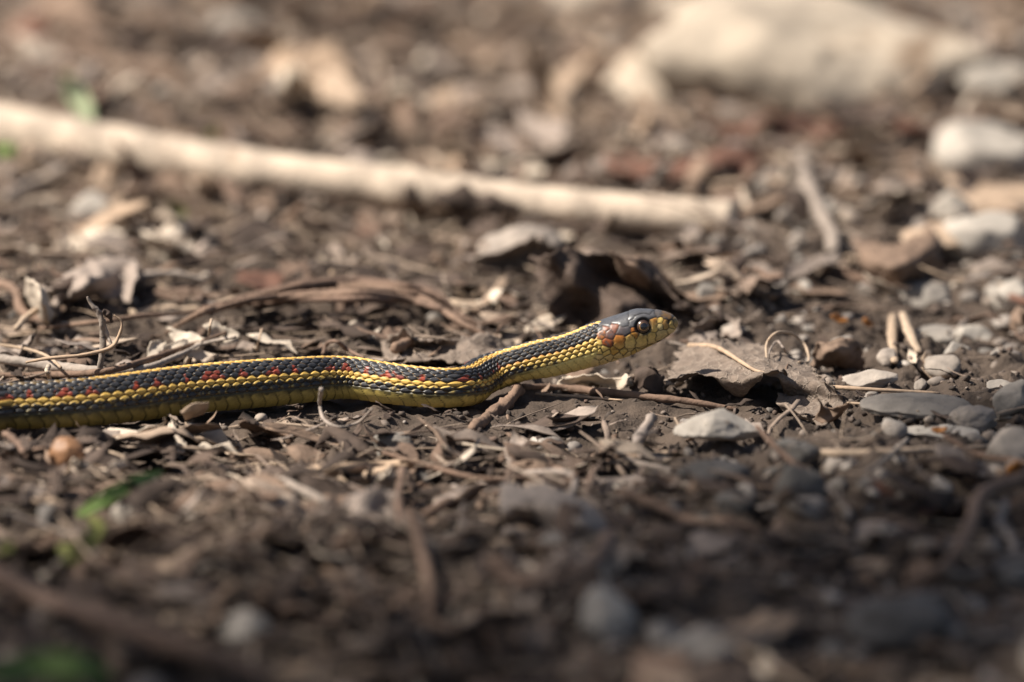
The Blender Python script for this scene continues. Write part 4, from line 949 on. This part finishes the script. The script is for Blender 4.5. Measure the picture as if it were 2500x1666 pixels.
blade([(178, 1185, 4), (240, 1150, 8), (310, 1110, 10), (375, 1085, 9)], 30, M['grass'], 'green grass blade slanting over the litter beside the white pebble')
blade([(205, 1185, 4), (225, 1215, 6), (195, 1255, 6), (150, 1290, 5)], 34, M['moss'], 'yellow-green blade bending down from the slanting grass blade')
blade([(130, 1262, 4), (165, 1275, 5), (210, 1250, 5)], 50, M['moss'], 'short mossy yellow-green blade in the near litter')
blade([(-30, 1560, 8), (80, 1530, 11), (190, 1535, 11), (260, 1560, 9)], 60, M['grass'], 'wide green blade lying in the nearest litter')
blade([(205, 285, 2), (188, 245, 8), (165, 205, 14), (140, 172, 20)], 48, M['grass_pale'], 'pale green blade standing behind the pale stick')
blade([(20, 390, 1), (12, 350, 6), (-5, 330, 9)], 40, M['grass'], 'green blade tip under the thick end of the stick')
blade([(420, 505, 1), (405, 485, 4), (385, 470, 6)], 36, M['moss'], 'small mossy shoot in the shade under the stick')
blade([(470, 318, 1), (490, 305, 5), (500, 285, 8)], 26, M['moss'], 'tiny green shoot just behind the stick')
blade([(-20, 1270, 2), (10, 1265, 6), (20, 1245, 8)], 40, M['moss'], 'stubby green shoot at the near corner twig')

# ------------------------------------------------------------------ scattered individuals
def region(x, y):
    if y < -.045: return 'in front of the snake'
    ys = np.interp(x, [-.17, .06], [P_STICK[0], P_STICK[1]])
    if y > ys + .004 and x < .075: return 'behind the pale stick'
    if x > .045: return 'on the gravelly side past the snake head'
    return 'between the snake and the pale stick'
ANCH = [('the big cream rock', 1830, 240), ('the large white stone', 2260, 420), ('the stick tip', 1690, 540), ('the middle of the pale stick', 900, 470), ('the thick end of the stick', 100, 360),
        ('the bent grey twig', 1890, 560), ('the dark upturned leaf', 1340, 740), ('the rounded pale grey stone', 1200, 630), ('the fibre bundle', 760, 700), ('the forked twig stub', 232, 860), ('the seed husks', 450, 820),
        ('the split wood slivers', 2070, 820), ('the tendril loops', 1800, 850), ('the flat grey slab', 2105, 965), ('the pitted pale stone', 1655, 1050), ('the long straw', 2050, 1050), ('the dark straight twig', 1430, 920), ('the neck bend', 1120, 970),
        ('the orange-brown seed', 152, 1092), ('the white pebble', 297, 1205), ('the slanting grass blade', 270, 1130), ('the shell-shaped leaf', 770, 1280), ('the broad bark strip', 1280, 1250), ('the pale standing twig', 985, 1400),
        ('the sagging stem loop', 790, 990), ('the near corner twig', 300, 1480), ('the pale blunt stone', 1400, 1490), ('the broad dark stone', 2070, 1545), ('the forked branch end', 2180, 1300), ('the tilted dark stone', 1840, 1150), ('the broad grey stone', 1590, 1560),
        ('the cream upright chip', 675, 262), ('the pale grey far stone', 548, 125), ('the tall tan scrap', 1270, 290), ('the long reddish leaf', 1640, 415), ('the pale green blade', 212, 290), ('the flat cream stone', 2270, 622), ('the wide curved brown leaf', 2070, 650), ('the amber bud scales', 1960, 745)]
ANCH = [(n_, at(a_, b_, 0)) for n_, a_, b_ in ANCH]
def near_name(x, y):
    return min(ANCH, key=lambda t: math.hypot(t[1][0] - x, (t[1][1] - y) * .6))[0]
P_STICK = (float(at(0, 345, 0)[1]), float(at(1680, 535, 0)[1]))
xl = lambda y: (1.0 + y / D_C) * .131 + .014
def rand_pt(r, ylo=-.30, yhi=.58):
    y = r.uniform(ylo, yhi); x = r.uniform(-1, 1) * xl(y); return x, y
def stick_d(x, y):
    ys = np.interp(x, [-.2, -.14, .055], [P_STICK[0] + .045, P_STICK[0] + .012, P_STICK[1] + .005]); return abs(y - ys) if x < .065 else 9
HERO_KEEP = [(on(1740, 880), .024), (on(1330, 690), .012), (on(1650, 1000), .012), (on(2140, 945), .016), (on(1440, 905), .010)]
KEEP = [(1180, 862, 1990, 985, .93), (1530, 945, 1790, 1110, .92), (1960, 895, 2400, 1005, .9), (1215, 560, 1570, 775, .9), (300, 730, 620, 860, .85), (170, 670, 300, 870, .9), (-60, 800, 480, 890, .7), (390, 640, 1020, 765, .8),
        (690, 930, 1180, 1010, .85), (1740, 985, 2400, 1090, .8), (2020, 710, 2140, 840, .9), (1090, 560, 1330, 640, .8), (90, 1000, 220, 1110, .9), (230, 1090, 400, 1215, .7), (-60, 960, 700, 1030, .6), (1000, 985, 1560, 1050, .6)]
def to_px(x, y, z=0.):
    d = np.stack([np.asarray(x) - CAM[0], np.asarray(y) - CAM[1], np.asarray(x) * 0 + z - CAM[2]], -1); w_ = d @ FWD
    return ((d @ RGT) / w_ / PXR + 1250) / Q, (-(d @ UPV) / w_ / PXR + 833) / Q
def keepout(x, y):
    u, v = to_px(x, y); k = np.zeros(np.shape(u))
    for a_, b_, c_, d_, p_ in KEEP: k = np.maximum(k, p_ * ((u > a_) & (u < c_) & (v > b_) & (v < d_)))
    return k
KR = np.random.default_rng(99)
def clear(x, y, rad):
    if KR.random() < float(keepout(x, y)): return False
    if snake_dist(x, y)[0] < rad + (.009 if y < float(np.interp(x, [-.13, -.02, .05], [-.01, .0, .01])) else .0015): return False
    if stick_d(x, y) < rad * .5 + .006: return False
    for p, q in HERO_KEEP:
        if math.hypot(x - p[0], (y - p[1]) * .8) < q: return False
    # keep the view of head and body free of tall pieces in front of them
    return True
def proto(fn, nvar):
    out = []
    for i in range(nvar):
        r_ = fn(i); me = mesh_from(*r_[:1], *r_[1:]); lo = min(v.co.z for v in me.vertices); hi = max(v.co.z for v in me.vertices); out.append((me, lo, hi))
    return out
shapes = {'curled': dict(curl=1.0, bend=.7, wav=.12), 'flat': dict(curl=.25, bend=.2, wav=.10), 'crumpled': dict(curl=.6, bend=.5, wav=.3), 'narrow': dict(curl=.7, bend=.4, wav=.1)}
LP = {}
for si, (sn_, kw) in enumerate(shapes.items()):
    for ci in LEAFC:
        LP[(sn_, ci)] = []
        for v_ in range(3):
            V, F = leaf(.016, .016 * (.35 if sn_ == 'narrow' else .45 + .3 * rng.random()), 500 + si * 40 + v_ * 7 + len(ci), ragged=.55, tip=.3 + 1.0 * rng.random(), m=14, n=9, t=.0002, **kw)
            me = mesh_from('leaf', V, F); me.materials.append(M['leaf_' + ci]); LP[(sn_, ci)].append((me, V[:, 2].min(), V[:, 2].max()))
cw = {'in front of the snake': [.31, .29, .13, .17, .02, .08], 'between the snake and the pale stick': [.30, .29, .18, .11, .03, .09], 'behind the pale stick': [.32, .28, .19, .09, .05, .07], 'on the gravelly side past the snake head': [.34, .28, .15, .14, .03, .06]}
cnt = 0; r = np.random.default_rng(21); keys = list(LEAFC)
while cnt < 285:
    x, y = rand_pt(r); 
    if x > .05 and r.random() < .45: continue
    sc = float(np.exp(r.uniform(-.65, .55)))
    if y < -.05: sc *= .85
    if y > .06: sc *= 1.25
    if x < .02 and .01 < y: sc *= 1.3
    if not clear(x, y, .008 * sc): continue
    band = -.10 < y < .015
    if band: sc = min(sc * .6, .8)
    rg = region(x, y); ck = keys[r.choice(6, p=cw[rg])]; sh = list(shapes)[r.choice(4, p=[.32, .25, .25, .18])]
    me, lo, hi = LP[(sh, ck)][r.integers(3)]
    tl = .14 if band else .33
    rot = (r.normal() * tl, r.normal() * tl, r.uniform(0, 6.28))
    flip = r.random() < .4
    if flip: rot = (rot[0] + math.pi, rot[1], rot[2])
    z = H1(x, y) + (hi if flip else -lo) * sc * .8 + r.uniform(-.0005, .002)
    o = link('leaf', me, None, loc=(x, y, z), rot=rot, scale=(sc, sc, sc * r.uniform(.7, 1.1)))
    adj = 'big' if sc > 1.2 else 'small' if sc < .75 else 'medium'
    lab = f'{adj} {sh} {"grey-brown" if ck == "grey" else "dark brown" if ck == "dark" else "rusty red" if ck == "reddish" else ck} leaf scrap near {near_name(x, y)}'
    tag(o, lab, 'leaf', f'{sh} {ck} leaf scraps near {near_name(x, y)}'); cnt += 1
# twigs
TP = {}
for ci in ('wood_grey', 'wood_brown', 'wood_tan'):
    TP[ci] = []
    for v_ in range(6):
        L_ = .024; rr = np.random.default_rng(700 + v_ * 3 + len(ci))
        pts = [np.array([(-.5 + i / 4) * L_, rr.normal() * .0007, rr.normal() * .0005]) for i in range(5)]
        r0 = rr.uniform(.00035, .0010)
        V, F, T = tube(pts, [r0, r0 * 1.05, r0 * .95, r0 * .8, r0 * .5], 8, 24, .32, .0022, v_)
        me = mesh_from('twig', V, F, T); me.materials.append(M[ci]); TP[ci].append(me)
cnt = 0; r = np.random.default_rng(22)
while cnt < 260:
    x, y = rand_pt(r)
    if x > .05 and r.random() < .5: continue
    sc = float(np.exp(r.uniform(-.7, .6)))
    if not clear(x, y, .009 * sc): continue
    if -.085 < y < -.02 and x > -.13: sc *= .6
    rg = region(x, y); ci = ('wood_grey', 'wood_brown', 'wood_tan')[r.choice(3, p=[.4, .32, .28])]
    me = TP[ci][r.integers(6)]
    o = link('twig', me, None, loc=(x, y, H1(x, y) + .0012 + abs(r.normal()) * .0018), rot=(0, r.normal() * .16, r.uniform(0, 6.28)), scale=sc)
    adj = 'long' if sc > 1.2 else 'short' if sc < .75 else 'middling'
    tag(o, f'{adj} {dict(wood_grey="grey", wood_brown="brown", wood_tan="tan")[ci]} twig piece near {near_name(x, y)}', 'twig', f'{ci[5:]} twigs near {near_name(x, y)}'); cnt += 1
# pebbles
PP = {}
for ci in ('stone_grey', 'stone_pale', 'stone_brown', 'stone_dark'):
    PP[ci] = []
    for v_ in range(5):
        V, T = rock((.0068, .0052, .0036), 800 + v_ * 5 + len(ci), 3, 6, .1); me = mesh_from('pebble', V, None, T); me.materials.append(M[ci]); PP[ci].append((me, V[:, 2].min()))
cnt = 0; r = np.random.default_rng(23)
while cnt < 210:
    x, y = rand_pt(r)
    if r.random() > .18 + .82 * float(smooth(-.02, .07, x)): continue
    sc = float(np.exp(r.uniform(-1.0, .55)))
    if not clear(x, y, .004 * sc): continue
    rg = region(x, y); ci = ('stone_grey', 'stone_pale', 'stone_brown', 'stone_dark')[r.choice(4, p=[.36, .13, .31, .20] if y < .05 else [.36, .17, .37, .1])]
    me, lo = PP[ci][r.integers(5)]
    o = link('pebble', me, None, loc=(x, y, H1(x, y) - lo * sc * .55), rot=(r.normal() * .25, r.normal() * .25, r.uniform(0, 6.28)), scale=sc)
    adj = 'large' if sc > 1.1 else 'tiny' if sc < .6 else 'small'
    tag(o, f'{adj} {dict(stone_grey="grey", stone_pale="pale", stone_brown="grey-brown", stone_dark="dark slate")[ci]} pebble near {near_name(x, y)}', 'pebble', f'{ci[6:]} pebbles near {near_name(x, y)}'); cnt += 1

# ------------------------------------------------------------------ uncountable litter (stuff)
def scatter_stuff(name, label, cat, mat, protos, n, seed, size, tilt, lift, dens=None, sink=0.3, ylo=-.32, yhi=.62, skin=.0004, maxnear=None, spread=.5, outer=False):
    r = np.random.default_rng(seed); VV, FF, TT_, TI = [], [], [], []; k = 0; c = 0
    xs, ys = [], []
    while len(xs) < n:
        m = 4000; y = r.uniform(ylo, yhi, m); x = r.uniform(-1, 1, m) * xl(y) * 1.04
        if outer: y = r.uniform(-.45, .85, m); x = r.uniform(-.52, .52, m)
        keep = np.ones(m, bool) if dens is None else r.random(m) < dens(x, y)
        if outer: keep &= (np.abs(x) > xl(y) * .98) | (y > .58) | (y < -.30)
        d = snake_dist(x, y); keep &= d > skin
        if name != 'soil_crumbs': keep &= r.random(m) > keepout(x, y) * np.where((name == 'leaf_litter') & (y < .0) & (x < .02), .55, .9 if name != 'gravel' else .7)
        if name in ('rootlet_litter', 'straw_litter'): keep &= d > .011
        for p_, q_ in HERO_KEEP[:1]: keep &= np.hypot(x - p_[0], y - p_[1]) > .010
        xs += list(x[keep]); ys += list(y[keep])
    xs = np.array(xs[:n]); ys = np.array(ys[:n]); zs = Hg(xs, ys); ds = snake_dist(xs, ys)
    for i in range(n):
        V, F, T = protos[r.integers(len(protos))]
        sc = size * float(np.exp(np.clip(r.normal() * spread, -1.3, .85)))
        if maxnear and ds[i] < .012: sc = min(sc, maxnear)
        e = Euler((r.normal() * tilt + (math.pi if r.random() < .4 else 0), r.normal() * tilt, r.uniform(0, 6.283)))
        W = (V * sc) @ np.array(e.to_matrix()).T
        lo, hi = W[:, 2].min(), W[:, 2].max(); lim = float(np.interp(ys[i], [-.3, -.11, -.08, .0, .02, .06], [.008, .007, .0032, .0032, .005, .009]))
        if hi - lo > lim: W[:, 2] *= lim / (hi - lo); lo, hi = W[:, 2].min(), W[:, 2].max()
        W = W + np.array([xs[i], ys[i], zs[i] - lo - (hi - lo) * sink + r.uniform(0, lift)])
        VV.append(W); TI.append(np.full(len(W), (r.random() ** float(np.interp(ys[i], [-.3, -.05, .1, .3], [2.0, 1.55, 1.15, .85]))) * .98 + .01))
        if F is not None and len(F): FF.append(F + k)
        if T is not None and len(T): TT_.append(T + k)
        k += len(W)
    me = mesh_from(name, np.vstack(VV), np.vstack(FF) if FF else None, np.vstack(TT_) if TT_ else None)
    attr_f(me, 'tint', np.concatenate(TI))
    return tag(link(name, me, mat), label, cat, kind='stuff')
lp = []
for i in range(14):
    V, F = leaf(1.0, (.14 + .2 * rng.random()) if i % 2 else (.35 + .4 * rng.random()), 900 + i, m=6, n=4, curl=.2 + .8 * rng.random(), bend=.3, wav=.25, ragged=.6, tip=.2 + rng.random(), t=.016); lp.append((V, F, None))
leftw = lambda x, y: np.clip(.25 + .75 * smooth(.09, -.02, x) + .25 * smooth(.1, .3, y), 0, 1) * (1 - .85 * smooth(-.02, .01, x) * smooth(-.075, -.05, y) * smooth(.012, -.008, y))
clump = lambda x, y: leftw(x, y) * (.4 + .6 * smooth(-.6, .3, NB(np.stack([x, y], -1) + 5.0, .045)))
scatter_stuff('leaf_litter', 'loose bed of small brown leaf scraps all over the ground', 'leaf litter', M['litter'], lp, 6900, 31, .0082, .32, .0025, clump, .15, skin=.0006, maxnear=.005, spread=.65)
sp_ = []
for i in range(10):
    rr = np.random.default_rng(950 + i)
    pts = [np.array([(-.5 + j / 3), rr.normal() * .035, rr.normal() * .018]) for j in range(4)]
    w0 = rr.uniform(.012, .03)
    V, F, T = tube(pts, [w0, w0 * 1.1, w0 * .9, w0 * .6], 5, 5, .12, .2, cap=True, flat=.6); sp_.append((V, F, T))
scatter_stuff('straw_litter', 'fine dry straws and needles strewn over the ground', 'straw', M['straw_mix'], sp_, 4600, 32, .0135, .12, .0035, leftw, .1, skin=.001, spread=.6)
gp = [(*[rock((1, .8, .62), 970 + i, 1, 3, .12)[0]], ) for i in range(0)]
gp = []
for i in range(12):
    V, T = rock((1, .8, .62), 970 + i, 2, 5, .12); gp.append((V, None, T))
rightw = lambda x, y: np.clip(.18 + .82 * smooth(-.03, .06, x), 0, 1)
scatter_stuff('gravel', 'fine mixed grey gravel scattered on the soil', 'gravel', M['gravel'], gp, 1500, 33, .0030, .3, 0, rightw, .35)
cp = []
for i in range(10):
    V, T = rock((1, .8, .6), 990 + i, 1, 4, .3, fine=.15, cutdepth=(.35, .8)); cp.append((V, None, T))
scatter_stuff('soil_crumbs', 'dark crumbs of soil and grit between the scraps', 'soil', M['crumb'], cp, 8500, 34, .0011, .5, 0, None, .3, ylo=-.16, yhi=.2, spread=.6)

fp_ = []
for i in range(10):
    rr = np.random.default_rng(1100 + i); a0 = rr.uniform(.6, 2.6) * rr.choice([-1, 1])
    tt = np.linspace(-.5, .5, 6); pts = [np.array([math.sin(a0 * t_) / a0, (1 - math.cos(a0 * t_)) / a0 + rr.normal() * .02, rr.normal() * .03 + .10 * math.cos(math.pi * t_)]) for t_ in tt]
    V, F, T = tube(pts, [.007, .009, .009, .008, .005], 4, 10, 0, cap=False); fp_.append((V, F, None))
scatter_stuff('rootlet_litter', 'hair-thin curved rootlets and fibres caught in the litter', 'rootlets', M['straw_mix'], fp_, 1300, 35, .014, .2, .002, leftw, .1, skin=.001)

# the same litter carries on beyond the frame
olp = []
for i in range(8):
    V, F = leaf(1.0, (.16 + .2 * rng.random()) if i % 2 else (.4 + .35 * rng.random()), 1300 + i, m=4, n=3, curl=.6, bend=.4, wav=.25, ragged=.6, tip=.5, t=.016); olp.append((V, F, None))
scatter_stuff('leaf_litter', 'brown leaf scraps on the ground to the sides and beyond', 'leaf litter', M['litter'], olp, 5200, 41, .0105, .32, .0025, None, .15, spread=.6, outer=True)
osp = []
for i in range(6):
    rr = np.random.default_rng(1350 + i); V, F, T = tube([np.array([-.5, 0, 0]), np.array([0, rr.normal() * .05, .01]), np.array([.5, 0, 0])], [.025, .03, .018], 4, 4, 0, cap=False, flat=.6); osp.append((V, F, None))
scatter_stuff('straw_litter', 'dry straws on the ground to the sides and beyond', 'straw', M['straw_mix'], osp, 2600, 42, .015, .12, .0035, None, .1, spread=.6, outer=True)
scatter_stuff('gravel', 'grey gravel on the ground to the sides and beyond', 'gravel', M['gravel'], cp, 1800, 43, .0045, .3, 0, None, .35, outer=True)

# ------------------------------------------------------------------ small tree to the left whose crown shades the near ground
def shade_tree():
    r = np.random.default_rng(77)
    root = bpy.data.objects.new('tree', None); COL.objects.link(root)
    base = np.array([-3.9, -1.5, Hraw(np.array(-3.9), np.array(-1.5)) - .03]); root.location = base
    tag(root, 'young broad-leaved tree standing off to the side, shading the near ground', 'tree')
    def put(name, V, F, T, mat):
        return link(name, mesh_from(name, np.asarray(V) - base, F, T), mat, root)
    trunk = [base, base + [.05, .1, 1.0], base + [.2, .2, 2.0], base + [.35, .3, 3.0], base + [.5, .35, 4.2], base + [.55, .4, 5.2]]
    V, F, T = tube(trunk, [.09, .075, .06, .045, .03, .012], 14, 50, .12, .12, 1); put('trunk', V, F, T, M['wood_brown'])
    # crown volume: the part whose shadow falls on the near litter
    D0 = 4.6
    def over(gx_, gy_, d): return np.array([gx_, gy_, 0]) + sd * d
    leaves = []
    n = 0
    while n < 8400:
        gx_ = r.uniform(-1.3, 1.6); gy_ = r.uniform(-1.5, .02); d = r.uniform(3.9, 5.6)
        edge = SHADE_Y + .05 * math.sin(gx_ * 17) + .03 * math.sin(gx_ * 41 + 1)
        if r.random() > float(smooth(edge + .05, edge - .17, gy_)) * .9 + .0: continue
        p = over(gx_, gy_, d)
        leaves.append(p); n += 1
    leaves = np.array(leaves)
    for k in range(9):
        tgt = leaves[r.integers(len(leaves))]; st = trunk[2] + (trunk[5] - trunk[2]) * r.random()
        mid = (st + tgt) / 2 + [0, 0, .15]
        V, F, T = tube([st, mid, tgt], [.022, .014, .005], 8, 20, .12, .06, k); put('limb', V, F, T, M['wood_brown'])
    lv = np.array([(0, 0, 0), (.3, .24, .03), (.65, .2, .02), (1, 0, -.06), (.65, -.2, .02), (.3, -.24, .03)])
    VV, TT_ = [], []
    for i, p in enumerate(leaves):
        e = np.array(Euler((r.normal() * .5, r.normal() * .5, r.uniform(0, 6.28))).to_matrix())
        VV.append((lv * r.uniform(.045, .075)) @ e.T + p); TT_.append(np.array([(0, 1, 5), (1, 2, 5), (2, 4, 5), (2, 3, 4)]) + i * 6)
    o = put('crown', np.vstack(VV), None, np.vstack(TT_), M['grass']); o['kind'] = 'stuff'
SHADE_Y = -.155
shade_tree()
